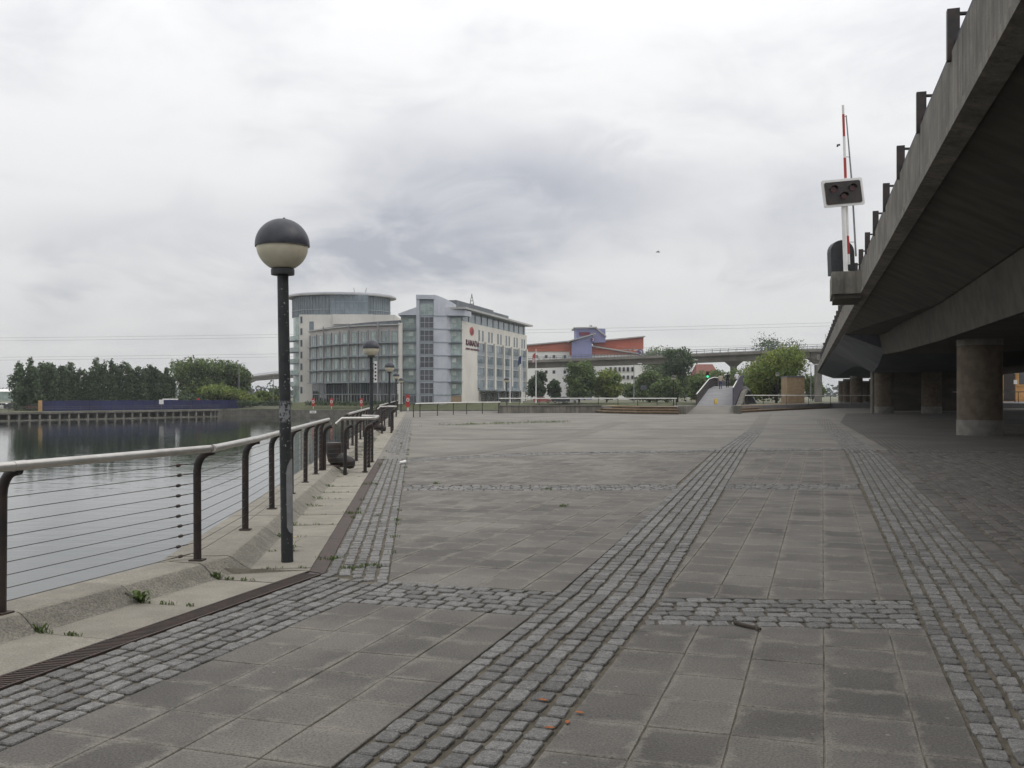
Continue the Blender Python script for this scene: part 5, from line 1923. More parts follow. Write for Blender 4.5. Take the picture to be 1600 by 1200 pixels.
def tree(label, x, y, zb, H_, W_, style, m_name, n=2600, leaf=0.42, seed=1, group=None, name='broadleaf_tree', cat='tree'):
    t_ = thing(name, label, cat, (x, y, zb), group)
    r_ = random.Random(seed * 31 + 5)
    mb = MB()
    blobs = []
    if style == 'poplar':
        nst = 4 if W_ > 4.3 else 3
        for k in range(nst):
            px_ = (k - (nst - 1) / 2) * 0.24 * W_ + r_.uniform(-0.05, 0.05) * W_
            py_ = r_.uniform(-0.2, 0.2) * W_
            hh_ = H_ * r_.uniform(0.78, 1.0) if k else H_ * r_.uniform(0.93, 1.0)
            tube_limb(mb, (px_ * 0.3, py_ * 0.3, 0), (px_, py_, hh_ * 0.85), 0.16, 0.04)
            for j in range(8):
                f = 0.08 + 0.86 * j / 7
                rr = W_ * 0.30 * (math.sin(math.pi * min(1, f * 0.79 + 0.15)) ** 0.5) * r_.uniform(0.75, 1.15)
                blobs.append((px_ + r_.uniform(-0.1, 0.1) * W_, py_, hh_ * f, rr, rr, hh_ * 0.085 * r_.uniform(0.9, 1.5)))
    elif style == 'bush':
        for k in range(7):
            rr = W_ * r_.uniform(0.26, 0.38)
            blobs.append((r_.uniform(-0.3, 0.3) * W_, r_.uniform(-0.2, 0.2) * W_, H_ * r_.uniform(0.3, 0.74), rr, rr, H_ * r_.uniform(0.2, 0.28)))
            tube_limb(mb, (0, 0, 0), (blobs[-1][0] * 0.7, blobs[-1][1] * 0.7, blobs[-1][2]), 0.07, 0.02)
    else:
        tube_limb(mb, (0, 0, 0), (0.1, 0, H_ * 0.55), 0.026 * H_, 0.012 * H_)
        nb = 22
        for k in range(nb):
            an = k * 2.4 + r_.uniform(-0.4, 0.4)
            f = r_.uniform(0.20, 0.90)
            prof = math.sin(math.pi * min(1.0, max(0.22, (f - 0.06) / 0.98))) ** 0.6
            rad = W_ * 0.38 * prof * r_.uniform(0.55, 1.0)
            rr = W_ * r_.uniform(0.16, 0.25)
            c = (math.cos(an) * rad, math.sin(an) * rad, H_ * f)
            blobs.append((*c, rr, rr, rr * r_.uniform(0.75, 1.05)))
            tube_limb(mb, (0, 0, H_ * min(f, 0.6) * 0.6), (c[0] * 0.9, c[1] * 0.9, c[2]), 0.011 * H_, 0.003 * H_)
        blobs.append((0, 0, H_ * 0.62, W_ * 0.27, W_ * 0.27, H_ * 0.24))
        blobs.append((0, 0, H_ * 0.86, W_ * 0.17, W_ * 0.17, H_ * 0.12))
    mb.build('trunk', 'bark', t_, local=True)
    crown_obj(blobs, n, leaf, seed, m_name, t_)
    return t_


ordn = ['first', 'second', 'third', 'fourth', 'fifth', 'sixth', 'seventh', 'eighth', 'ninth', 'tenth', 'eleventh', 'twelfth']
# left row of poplars behind the blue hoarding: (bearing of middle, top, width)
pop = [(40, 566, 40), (64, 563, 36), (88, 567, 30), (105, 571, 24), (127, 563, 34), (158, 562, 32), (189, 566, 34), (213, 569, 28), (236, 572, 26), (253, 574, 24), (266, 585, 16)]
for i, (p_, q_, w_) in enumerate(pop):
    D = 196 + i * 3.6
    zb = -1.5
    tree('%s poplar from the left in the row behind the blue hoarding' % ordn[i] if i else 'leftmost dark poplar in the row behind the blue hoarding, beside the car park', sx(p_, D), D, zb, sz(q_, D) - zb, w_ / 1500 * D * 1.05, 'poplar', 'leaf_dark',
         n=6500, leaf=0.46, seed=i + 1, group='poplars behind the hoarding', name='poplar_tree')
for i, (p_, q_, w_, D, st_, mt, lab) in enumerate([
        (300, 552, 62, 240, 'round', 'leaf_mid', 'tallest full green tree right of the poplar row'),
        (338, 556, 60, 246, 'round', 'leaf_mid', 'broad green tree between the tallest tree and the street lamp'),
        (369, 566, 44, 250, 'round', 'leaf_mid', 'rounded green tree nearest the end of the distant viaduct'),
        (348, 600, 52, 232, 'bush', 'leaf_light', 'pale green bush in front of the tall trees behind the hoarding'),
        (380, 606, 50, 236, 'bush', 'leaf_light', 'low pale green bush right of the distant street lamp'),
        (415, 609, 30, 260, 'bush', 'leaf_light', 'small bush beneath the distant end of the viaduct'),
        (432, 606, 24, 265, 'bush', 'leaf_mid', 'small dark bush just left of the near lamp pole'),
        (290, 612, 40, 228, 'bush', 'leaf_dark', 'dark shrub at the foot of the tallest tree'),
        (840, 580, 30, 228, 'round', 'leaf_dark', 'dark tree beside the right end of the white hotel'),
        (866, 592, 20, 228, 'round', 'leaf_dark', 'small dark tree between the flagpole and the larger green tree'),
        (905, 565, 50, 222, 'round', 'leaf_mid', 'large green tree in front of the violet stair tower'),
        (948, 578, 46, 224, 'round', 'leaf_light', 'lighter green tree right of the violet stair tower'),
        (1031, 537, 58, 345, 'round', 'leaf_mid', 'tree rising behind the viaduct right of the orange hotel'),
        (1016, 582, 44, 232, 'round', 'leaf_mid', 'green tree behind the blue direction sign'),
        (1058, 541, 56, 236, 'round', 'leaf_dark', 'tall dark tree in front of the viaduct, left of the footbridge'),
        (990, 596, 40, 240, 'bush', 'leaf_mid', 'low green bush at the right end of the orange hotel'),
        (1040, 586, 44, 226, 'bush', 'leaf_mid', 'low bush at the foot of the tall dark tree by the footbridge'),
        (1178, 588, 44, 200, 'bush', 'leaf_mid', 'bush at the left foot of the large bright green tree'),
        (1108, 584, 44, 215, 'bush', 'leaf_mid', 'bush directly behind the green signal light'),
        (1090, 576, 38, 232, 'bush', 'leaf_mid', 'bushy tree just left of the green signal light'),
        (1130, 572, 36, 236, 'bush', 'leaf_mid', 'bushy tree beyond the crest of the footbridge'),
        (1160, 574, 40, 236, 'bush', 'leaf_mid', 'bushy tree behind the solid side of the footbridge'),
        (1211, 525, 84, 330, 'round', 'leaf_dark', 'wide dark tree rising behind the viaduct on the right'),
        (1213, 543, 90, 152, 'round', 'leaf_light', 'large bright green tree in front of the viaduct, behind the brick hut'),
        (1270, 582, 26, 262, 'bush', 'leaf_mid', 'small tree beside the viaduct pier at the road bridge')]):
    zb = -1.2 if p_ < 500 else (0.4 if D < 200 else 0.0)
    n = 16000 if D < 200 else 9500 if D > 300 else (8000 if w_ > 40 else 5500)
    tree(lab, sx(p_, D), D, zb, (sz(q_, D) - zb) * 0.98, w_ / 1500 * D * (1.12 if st_ == 'round' else 1.25), st_, mt, n=n, leaf=0.36 if D < 200 else 0.52, seed=40 + i,
         group='bushes' if st_ == 'bush' else 'broadleaf trees', name='bush' if st_ == 'bush' else 'broadleaf_tree', cat='bush' if st_ == 'bush' else 'tree')
# clipped hedge along the hotel front and the far treeline
for x0, x1, y0, lab in ((-62, -50, 219, 'dark hedge at the left corner of the white hotel'), (-46, -27, 216.5, 'low hedge along the curved hotel front'),):
    hd = thing('hedge', lab, 'hedge', (x0, y0, -0.9), 'hedges by the hotel')
    bl = [(k, 0, 0.75, 0.9, 0.6, 0.6) for k in np.arange(0, x1 - x0, 0.8)]
    crown_obj(bl, 2400, 0.3, int(-x0), 'leaf_dark', hd)
tl = MB()
V, tn = crown([(x, 900 + 40 * math.sin(x * 0.01), 4, 22, 10, 6 + 3 * math.sin(x * 0.05)) for x in range(-700, 900, 25)], 14000, 3.0, 99)
me = bpy.data.meshes.new('far_treeline')
me.from_pydata(V.tolist(), [], np.arange(len(V)).reshape(-1, 4).tolist())
me.materials.append(MATS['leaf_dark'])
o = bpy.data.objects.new('far_treeline', me)
COL.objects.link(o)
tag(o, 'distant line of trees on the horizon', 'trees', kind='stuff')

# ------------------------------------------------------------------ far dock: timber-and-concrete jetty, hoarding, lifebuoys
JT = thing('dock_jetty', 'dark concrete jetty on piles along the far left bank', 'jetty', (-97, 182, -3))
ja, jb = Vector((-132, 130.5)), Vector((-68.5, 222))
jd = (jb - ja).normalized()
jn = Vector((jd.y, -jd.x))
LJ = (jb - ja).length


def jt(s, o):
    return ja + jd * s + jn * o


m = MB()
m.prism([tuple(jt(0, 2.2)), tuple(jt(LJ, 2.2)), tuple(jt(LJ, -2.0)), tuple(jt(0, -2.0))], -1.95, -1.55)
m.build('deck', 'quay_face', JT)
k = 0.5
while k < LJ:
    m = MB()
    p = jt(k, 1.7)
    m.obox(tuple(jt(k - 0.2, 1.75)), tuple(jt(k + 0.2, 1.75)), 0.28, WATER_Z - 0.6, -1.95)
    m.build('pile', 'concrete', JT)
    k += 2.0
m = MB()
m.prism([tuple(jt(0, 2.1)), tuple(jt(LJ, 2.1)), tuple(jt(LJ, 1.8)), tuple(jt(0, 1.8))], WATER_Z - 0.2, WATER_Z + 0.18)
m.build('fender_beam', 'quay_face', JT)
m = MB()
for s_ in np.arange(46, LJ, 2.4):
    p = jt(s_, 1.4)
    m.tube([(p.x, p.y, -1.6), (p.x, p.y, -0.6)], 0.04, 4)
for h in (-0.6, -1.0):
    m.tube([(*jt(46, 1.4), h), (*jt(LJ, 1.4), h)], 0.03, 4)
m.build('guard_rail', 'wire', JT)

HO = thing('blue_hoarding', 'long dark blue site hoarding behind the far jetty', 'hoarding', (sx(62, 191), 191, -1.5))
h0, h1, h2 = Vector((sx(66, 191), 191)), Vector((-65.5, 229)), Vector((sx(425, 330), 330))
for A, B in ((h0, h1), (h1, h2)):
    L_ = (B - A).length
    n = int(L_ / 2.44)
    for i in range(n):
        a, b_ = A.lerp(B, i / n), A.lerp(B, (i + 0.985) / n)
        m = MB()
        m.obox(tuple(a), tuple(b_), 0.04, -1.6, 0.55 + rnd.uniform(-0.03, 0.03))
        m.build('panel', 'hoarding', HO)
m = MB()
m.obox((h0.x - 1.0, h0.y + 0.5), (h0.x, h0.y), 0.05, -1.6, 0.62)
m.build('end_panel', 'ply', HO)
GK = thing('site_gate', 'blue site gate with red posts and white header in the hoarding', 'gate', (sx(265, 215), 215, -1.5))
g0, g1 = Vector((sx(256, 214), 214)), Vector((sx(276, 217), 217))
m = MB()
m.obox(tuple(g0), tuple(g1), 0.05, -1.5, 0.62)
m.build('gate_leaf', 'hoarding', GK)
for g_ in (g0, g1):
    m = MB()
    m.box(g_.x - 0.09, g_.x + 0.09, g_.y - 0.15, g_.y, -1.5, 0.62)
    m.build('gate_post', 'red', GK)
m = MB()
m.obox(tuple(g0), tuple(g1), 0.12, 0.64, 0.9, ext=0.3)
m.build('header', 'white', GK)
for p_, q_, w_, lab in ((252, 628, 0.5, 'small white square notice left of the site gate'), (305, 629.5, 0.35, 'small white notice on the blue hoarding beside the red lifebuoy board')):
    t_ = thing('notice', lab, 'sign', (sx(p_, 212), 212, sz(q_, 212)), 'notices on the hoarding')
    m = MB()
    D = 212 if p_ < 260 else 222
    m.box(sx(p_, D) - w_, sx(p_, D) + w_, D, D + 0.04, sz(q_, D) - w_, sz(q_, D) + w_)
    m.build('board', 'white', t_)
    m = MB()
    m.box(sx(p_, D) - 0.03, sx(p_, D) + 0.03, D + 0.04, D + 0.08, -1.5, sz(q_, D) + w_)
    m.build('stake', 'grey_plate', t_)


def lifebuoy(label, x, y, z, h=2.0, w_=0.38):
    t_ = thing('lifebuoy_board', label, 'lifebuoy', (x, y, z), 'red lifebuoy boards')
    m = MB()
    m.box(x - 0.06, x + 0.06, y - 0.05, y + 0.05, z, z + h)
    m.build('post', 'white', t_)
    m = MB()
    m.prism([(x - w_, y - 0.12), (x + w_, y - 0.12), (x + w_, y - 0.055), (x - w_, y - 0.055)], z + h * 0.22, z + h)
    bo = m.build('backboard', 'red', t_)
    m = MB()
    c = (x, y - 0.16, z + h * 0.66)
    rr_ = w_ * 0.68
    pts = [(c[0] + rr_ * math.cos(a), c[1], c[2] + rr_ * 1.3 * math.sin(a)) for a in np.linspace(0, 2 * math.pi, 15)]
    m.tube(pts, w_ * 0.2, 6, cap=False)
    m.build('ring', 'white', t_)
    return t_


for p_, D, z, lab in ((489.5, 213, -1.3, 'leftmost red lifebuoy board on the bank before the hotel'), (518, 213, -1.3, 'middle red lifebuoy board on the bank before the hotel'),
                      (564.5, 213, -1.3, 'rightmost red lifebuoy board on the bank before the curved hotel front'), (310, 223, -1.5, 'lone red lifebuoy board on the far jetty before the blue hoarding')):
    lifebuoy(lab, sx(p_, D), D, z, 2.5 if D > 220 else 2.3, 0.32)
lifebuoy('red lifebuoy board at the far end of the quay railing', sx(637.5, 96), 96, 0.1, 1.6, 0.17)
m = MB()
t_ = thing('depth_board', 'small white board at the waterline below the hotel bank', 'sign', (sx(489, 211), 211, -2.2))
m.box(sx(484, 211), sx(494, 211), 211, 211.1, -2.3, -1.75)
m.build('board', 'white', t_)
m = MB()
m.box(sx(486, 211), sx(492, 211), 210.95, 210.995, -2.12, -1.95)
m.build('marking', 'grey_plate', t_)
t_ = thing('navigation_marker', 'small red marker plate on the jetty face', 'marker', (sx(306, 219), 218.5, -3))
m = MB()
m.box(sx(303, 218), sx(309, 218), 218.2, 218.3, -2.7, -2.15)
m.build('plate', 'red', t_)
m = MB()
m.box(sx(305.5, 218), sx(306.5, 218), 218.32, 218.45, -3.3, -2.2)
m.build('post', 'white', t_)


# ------------------------------------------------------------------ street furniture across the water
def mast_light(label, x, y, z, h, arms=1, sign=False):
    t_ = thing('street_lamp', label, 'street lamp', (x, y, z), 'tall street lamps')
    m = MB()
    m.tube([(x, y, z), (x, y, z + h)], [0.13, 0.07], 6)
    m.build('mast', 'grey_plate', t_)
    m = MB()
    for s_ in ((1,) if arms == 1 else (-1, 1)):
        m.tube([(x, y, z + h - 0.1), (x + s_ * 1.0, y, z + h + 0.1)], 0.05, 5)
    m.build('arm', 'grey_plate', t_)
    for s_ in ((1,) if arms == 1 else (-1, 1)):
        m = MB()
        m.box(x + s_ * 1.3 - 0.45, x + s_ * 1.3 + 0.45, y - 0.2, y + 0.2, z + h + 0.04, z + h + 0.2)
        m.build('lantern', 'white', t_)
    return t_


mast_light('tall street lamp in front of the green trees at left', sx(373.5, 235), 235, -1.0, sz(568, 235) + 1.0, 2)
mast_light('tall street lamp under the distant end of the viaduct', sx(427, 250), 250, -0.5, sz(584, 250) + 0.5)
mast_light('street lamp left of the footbridge with blue direction sign below', sx(1005.5, 190), 205, 0.0, sz(569, 205))
mast_light('thin street lamp beside the viaduct pier at the road bridge', sx(1267, 240), 240, 0.0, sz(570, 240))
mast_light('street lamp just above the footbridge trees', sx(1080, 250), 250, 0.0, sz(563, 250))
t_ = thing('direction_sign', 'blue direction sign on the street lamp left of the footbridge', 'sign', (sx(1005, 203), 203, 2.5))
for k, q_ in enumerate((603, 606.5)):
    m = MB()
    m.box(sx(1001, 203), sx(1011 - k, 203), 203, 203.08, sz(q_ + 2.2, 203), sz(q_ - 0.7, 203))
    m.build('finger_board', 'blue_steel', t_)


def flagpole(label, p_, q_, D, flag=None, fq=None):
    x = sx(p_, D)
    t_ = thing('flagpole', label, 'flagpole', (x, D, 0), 'white flagpoles')
    m = MB()
    m.tube([(x, D, 0), (x, D, sz(q_, D))], [0.12, 0.06], 6)
    m.build('pole', 'white', t_)
    if flag:
        m = MB()
        zt = sz(fq, D)
        vs, fs = [], []
        for i in range(5):
            for j in range(7):
                vs.append((x - 0.08 - 0.16 * i - 0.02 * j, D - 0.05 + 0.08 * math.sin(i * 1.6), zt - 0.3 * j - 0.12 * i))
        for i in range(4):
            for j in range(6):
                fs.append((i * 7 + j, i * 7 + j + 1, (i + 1) * 7 + j + 1, (i + 1) * 7 + j))
        m.add(vs, fs)
        m.build('flag', flag, t_)
    return t_


flagpole('tall white flagpole with limp red and white flag right of the hotel', 837.5, 545, 205, 'flag_red', 551)
flagpole('white flagpole with dark blue flag in front of the hotel end', 815.5, 548, 205, 'flag_blue', 555)
flagpole('bare white flagpole in front of the hotel windows', 797, 556, 205)


# ------------------------------------------------------------------ cars behind the far railing
def car(label, p_, D, m_name, L_=4.2, flip=1):
    x = sx(p_, D)
    t_ = thing('parked_car', label, 'car', (x, D, -0.12 if p_ > 500 else -1.4), 'cars parked across the dock')
    m = MB()
    prof = [(-2.05, 0.3), (2.05, 0.3), (2.1, 0.75), (1.6, 0.88), (0.95, 0.95), (0.45, 1.4), (-0.95, 1.45), (-1.75, 1.0), (-2.08, 0.9)]
    n = len(prof)
    m.add([(px * flip, sy, z) for sy in (-0.85, 0.85) for px, z in prof], [tuple(range(n)), tuple(range(n, 2 * n))[::-1]] + [(i, n + i, n + (i + 1) % n, (i + 1) % n) for i in range(n)])
    m.build('body', m_name, t_, local=True)
    for px0, px1, tx0, tx1 in ((-1.5, -0.3, -0.95, -0.3), (-0.22, 0.85, -0.22, 0.42)):
        m = MB()
        m.add([(px0 * flip, -0.86, 0.95), (px1 * flip, -0.86, 0.95), (tx1 * flip, -0.86, 1.36), (tx0 * flip, -0.86, 1.36), (px0 * flip, -0.84, 0.95), (px1 * flip, -0.84, 0.95), (tx1 * flip, -0.84, 1.36), (tx0 * flip, -0.84, 1.36)],
              [(0, 1, 2, 3), (7, 6, 5, 4), (0, 4, 5, 1), (1, 5, 6, 2), (2, 6, 7, 3), (3, 7, 4, 0)])
        m.build('window', 'glass_dark', t_, local=True)
    for wx in (-1.3, 1.3):
        m = MB()
        m.tube([(wx * flip, -0.9, 0.32), (wx * flip, -0.7, 0.32)], 0.32, 12)
        wh = m.build('wheel', 'black_paint', t_, local=True)
        m = MB()
        m.tube([(wx * flip, -0.92, 0.32), (wx * flip, -0.89, 0.32)], 0.18, 10)
        m.build('rim', 'grey_plate', wh, local=True)
    return t_


car('dull red car parked behind the flagpole', 847, 219, 'car_red')
car('dark car parked below the small dark tree', 876, 219.5, 'car_dark', flip=-1)
car('white car parked at the foot of the large green tree', 889, 222, 'car_white')
car('pale car among those parked at the far left bank', 8, 205, 'car_white')
car('red car parked next to the end of the blue hoarding', 55, 196, 'car_red', flip=-1)
car('dark car in the far left car park', 24, 203, 'car_dark')
car('dark car half hidden beneath the leftmost poplar', 40, 206, 'car_dark', flip=-1)

# low white-roofed sheds far left and behind the hoarding
for x0, x1, y, z0, z1, lab in ((sx(-30, 420), sx(40, 420), 420, -1, 4.5, 'long low white-roofed shed on the left horizon'), (sx(330, 262), sx(352, 262), 262, -1, 2.2, 'white tented roof behind the blue hoarding')):
    t_ = thing('shed', lab, 'shed', (x0, y, z0), 'sheds')
    m = MB()
    m.box(x0, x1, y, y + 10, z0, z1 - 1.2)
    m.build('wall', 'glass_green', t_)
    m = MB()
    xm = (x0 + x1) / 2
    m.add([(x0 - 0.4, y - 0.4, z1 - 1.2), (x1 + 0.4, y - 0.4, z1 - 1.2), (x1 + 0.4, y + 10.4, z1 - 1.2), (x0 - 0.4, y + 10.4, z1 - 1.2), (x0 + 1.5, y + 5, z1), (x1 - 1.5, y + 5, z1)], [(0, 1, 5, 4), (1, 2, 5), (2, 3, 4, 5), (3, 0, 4), (3, 2, 1, 0)])
    m.build('roof', 'white', t_)

# ------------------------------------------------------------------ signal light and plate on the footbridge
p = fb(17.0, -1.75)
t_ = thing('signal_light', 'small signal light showing green on the left footbridge railing', 'signal', (p.x, p.y, deck_z(17)))
m = MB()
m.tube([(p.x, p.y, deck_z(17) - 0.3), (p.x, p.y, deck_z(17) + 1.3)], 0.06, 6)
m.build('post', 'black_paint', t_)
m = MB()
m.box(p.x - 0.16, p.x + 0.16, p.y - 0.1, p.y + 0.12, deck_z(17) + 1.2, deck_z(17) + 1.95)
m.build('housing', 'black_paint', t_)
gm = bpy.data.materials.new('lit_green')
MATS['lit_green'] = gm
gm.use_nodes = True
gm.node_tree.nodes['Principled BSDF'].inputs['Base Color'].default_value = (0.02, 0.4, 0.2, 1)
gm.node_tree.nodes['Principled BSDF'].inputs['Emission Color'].default_value = (0.1, 1.0, 0.5, 1)
gm.node_tree.nodes['Principled BSDF'].inputs['Emission Strength'].default_value = 0.9
for zz, mm in ((1.38, 'lit_green'), (1.74, 'lens_red')):
    m = MB()
    m.tube([(p.x, p.y - 0.1, deck_z(17) + zz), (p.x, p.y - 0.15, deck_z(17) + zz)], 0.13, 12)
    m.build('lens', mm, t_)
p = fb(1.6, 0.05)
t_ = thing('warning_sign', 'small yellow warning board standing at the foot of the footbridge', 'sign', (p.x, p.y, deck_z(1.6)))
m = MB()
vs = [(p.x + s_ * 0.13, p.y + yy, deck_z(1.6) + z) for yy, z in ((-0.16, 0), (0.0, 0.5)) for s_ in (-1, 1)]
m.add(vs + [(x, y + 0.02, z) for x, y, z in vs], [(0, 1, 3, 2), (6, 7, 5, 4), (0, 4, 5, 1), (1, 5, 7, 3), (3, 7, 6, 2), (2, 6, 4, 0)])
m.build('front_leaf', 'yellow', t_)
m = MB()
vs = [(p.x + s_ * 0.13, p.y + yy, deck_z(1.6) + z) for yy, z in ((0.2, 0), (0.03, 0.5)) for s_ in (-1, 1)]
m.add(vs + [(x, y + 0.02, z) for x, y, z in vs], [(0, 1, 3, 2), (6, 7, 5, 4), (0, 4, 5, 1), (1, 5, 7, 3), (3, 7, 6, 2), (2, 6, 4, 0)])
m.build('rear_leaf', 'yellow', t_)


# ------------------------------------------------------------------ people walking over the footbridge
def person(label, s, o, H_, shirt, legs, hair, face_away=True, seed=0):
    p = fb(s, o)
    z = deck_z(s)
    k = H_ / 1.75
    t_ = thing('person', label, 'person', (p.x, p.y, z), 'people on the footbridge', rotz=-0.27)
    V = {'pelvis': (0, 0, 0.95), 'spine': (0, 0.01, 1.15), 'chest': (0, 0, 1.34), 'neck': (0, 0.0, 1.48), 'head0': (0, 0.01, 1.56), 'head1': (0, 0.01, 1.66), 'head2': (0, 0.0, 1.72),
         'hl': (-0.09, 0, 0.9), 'kl': (-0.10, 0.10, 0.50), 'al': (-0.10, 0.06, 0.08), 'tl': (-0.10, 0.22, 0.035),
         'hr': (0.09, 0, 0.9), 'kr': (0.10, 0.02, 0.50), 'ar': (0.10, -0.22, 0.12), 'tr': (0.10, -0.08, 0.035),
         'sl': (-0.18, 0, 1.41), 'el': (-0.25, -0.06, 1.14), 'wl': (-0.25, 0.06, 0.90), 'fl': (-0.24, 0.09, 0.80), 'thl': (-0.215, 0.11, 0.85),
         'sr': (0.18, 0, 1.41), 'er': (0.25, 0.03, 1.14), 'wr': (0.25, 0.14, 0.91), 'fr': (0.24, 0.17, 0.81), 'thr': (0.215, 0.18, 0.86)}
    R = {'pelvis': 0.15, 'spine': 0.14, 'chest': 0.17, 'neck': 0.06, 'head0': 0.085, 'head1': 0.1, 'head2': 0.07, 'hl': 0.1, 'kl': 0.07, 'al': 0.05, 'tl': 0.04, 'hr': 0.1, 'kr': 0.07, 'ar': 0.05, 'tr': 0.04,
         'sl': 0.075, 'el': 0.05, 'wl': 0.035, 'fl': 0.03, 'thl': 0.014, 'sr': 0.075, 'er': 0.05, 'wr': 0.035, 'fr': 0.03, 'thr': 0.014}
    Ed = [('pelvis', 'spine'), ('spine', 'chest'), ('chest', 'neck'), ('neck', 'head0'), ('head0', 'head1'), ('head1', 'head2'), ('pelvis', 'hl'), ('hl', 'kl'), ('kl', 'al'), ('al', 'tl'), ('pelvis', 'hr'), ('hr', 'kr'), ('kr', 'ar'), ('ar', 'tr'),
          ('chest', 'sl'), ('sl', 'el'), ('el', 'wl'), ('wl', 'fl'), ('wl', 'thl'), ('chest', 'sr'), ('sr', 'er'), ('er', 'wr'), ('wr', 'fr'), ('wr', 'thr')]
    names = list(V)
    me = bpy.data.meshes.new('body')
    me.from_pydata([tuple(c * k for c in V[n_]) for n_ in names], [(names.index(a), names.index(b_)) for a, b_ in Ed], [])
    ob = bpy.data.objects.new('body', me)
    COL.objects.link(ob)
    ob.modifiers.new('skin', 'SKIN')
    for i, n_ in enumerate(names):
        me.skin_vertices[0].data[i].radius = (R[n_] * k, R[n_] * k * (0.8 if n_ in ('chest', 'spine', 'pelvis') else 1))
    me.skin_vertices[0].data[0].use_root = True
    sb = ob.modifiers.new('sub', 'SUBSURF')
    sb.levels = 1
    dg = bpy.context.evaluated_depsgraph_get()
    m2 = bpy.data.meshes.new_from_object(ob.evaluated_get(dg))
    bpy.data.objects.remove(ob)
    m2.materials.clear()
    for mm in ('skin', shirt, legs, hair, 'black_paint'):
        m2.materials.append(MATS[mm])
    for po in m2.polygons:
        c = po.center / k
        po.use_smooth = True
        arm = abs(c.x) > 0.17 and c.z < 1.35
        if c.z > 1.64 or (c.z > 1.54 and c.y < 0.03):
            po.material_index = 3
        elif c.z > 1.47:
            po.material_index = 0
        elif arm and c.z < 1.12:
            po.material_index = 0
        elif c.z > 0.93:
            po.material_index = 1
        elif c.z > 0.1:
            po.material_index = 2
        else:
            po.material_index = 4
    o = bpy.data.objects.new('body', m2)
    COL.objects.link(o)
    o.parent = t_
    return t_


person('person in a cream top and blue jeans walking up the footbridge', 17.0, -0.35, 1.72, 'shirt_cream', 'denim', 'hair')
person('person in black clothes near the crest of the footbridge', 21.0, 0.2, 1.75, 'shirt_black', 'shirt_black', 'hair')
person('person with white hair and white top beside the solid footbridge side', 25.0, 1.1, 1.72, 'shirt_white', 'denim', 'hair_white')

# ------------------------------------------------------------------ power lines, bird
for i, (z0, zs, y, lab) in enumerate(((37.5, 4.5, 640, 'upper pair of thin power lines across the sky'), (24.5, 3.0, 640, 'lower pair of thin power lines across the sky'))):
    t_ = thing('power_line', lab, 'power line', (-420, y, z0), 'power lines')
    for dz in (0.0, 1.9):
        m = MB()
        pts = []
        for k in range(41):
            f = k / 40
            x = -420 + 1000 * f
            zc_ = z0 + dz + (0.018 if i == 0 else 0.016) * (x + 420) * 0.9 - (zs * 4 * f * (1 - f) * 0.9)
            pts.append((x, y - 0.1 * (x + 420), zc_))
        m.tube(pts, 0.055, 4)
        m.build('conductor', 'wire', t_)
t_ = thing('bird', 'tiny bird gliding in the sky above the orange hotel', 'bird', (sx(1028, 90), 90, sz(394, 90)))
m = MB()
m.tube([(-0.22, 0, 0), (-0.1, 0, 0.02), (0.1, 0, 0.02), (0.22, 0, 0.0)], [0.01, 0.05, 0.05, 0.015], 6)
m.build('body', 'grey_plate', t_, local=True)
for s_ in (-1, 1):
    m = MB()
    m.add([(-0.06, 0, 0.03), (0.08, 0, 0.03), (0.02, s_ * 0.25, 0.12), (-0.08, s_ * 0.45, 0.06), (-0.06, 0, 0.02), (0.08, 0, 0.02), (0.02, s_ * 0.25, 0.11), (-0.08, s_ * 0.45, 0.05)], [(0, 1, 2, 3), (7, 6, 5, 4), (0, 4, 5, 1), (1, 5, 6, 2), (2, 6, 7, 3), (3, 7, 4, 0)])
    m.build('wing', 'grey_plate', t_, local=True)

# ------------------------------------------------------------------ litter, twig, leaves and weeds
t_ = thing('paper_cup', 'crushed white paper cup on the setts by the quay', 'litter', (-2.55, 22.3, 0.0), rotz=0.5)
m = MB()
m.tube([(-0.06, 0, 0.045), (0.02, 0.01, 0.05), (0.08, 0, 0.055)], [0.03, 0.036, 0.045], 12, cap=True)
m.build('cup', 'white', t_, True, True)
m = MB()
m.tube([(0.08, 0, 0.055), (0.088, 0, 0.055)], 0.049, 12)
m.build('rim', 'white', t_, True, True)
tw_ = thing('twig', 'short dark broken twig lying on the slabs right of the middle band', 'twig', (1.62, 6.55, 0.0))
m = MB()
m.tube([(1.555, 6.70, 0.014), (1.60, 6.62, 0.016), (1.655, 6.56, 0.016), (1.69, 6.52, 0.014)], [0.015, 0.014, 0.012, 0.009], 6)
m.build('stem', 'bark', tw_)
m = MB()
m.tube([(1.66, 6.555, 0.015), (1.665, 6.50, 0.012)], [0.008, 0.005], 5)
m.build('fork', 'bark', tw_)
lv = 0
for (x, y, lab) in ((0.16, 5.02, 'leftmost orange leaf scrap on the middle band of setts'), (0.34, 4.82, 'orange leaf scrap nearest the right edge of the middle band'), (0.27, 4.68, 'orange leaf scrap in the joint, below the other scraps'), (0.18, 4.60, 'nearest orange leaf scrap on the middle band of setts')):
    t_ = thing('leaf', lab, 'leaf', (x, y, 0.004), 'orange leaf scraps', rotz=x * 17)
    m = MB()
    ring = [(-0.026, 0), (-0.012, 0.012), (0.006, 0.010), (0.026, 0.002), (0.008, -0.012), (-0.010, -0.010)]
    vs = [(xx, yy, 0.004 + 0.25 * abs(yy)) for xx, yy in ring] + [(xx, yy, 0.0055 + 0.25 * abs(yy)) for xx, yy in ring]
    m.add(vs, [tuple(range(6))[::-1], tuple(range(6, 12))] + [(i, (i + 1) % 6, 6 + (i + 1) % 6, 6 + i) for i in range(6)])
    m.build('blade', 'orange_leaf', t_, local=True)


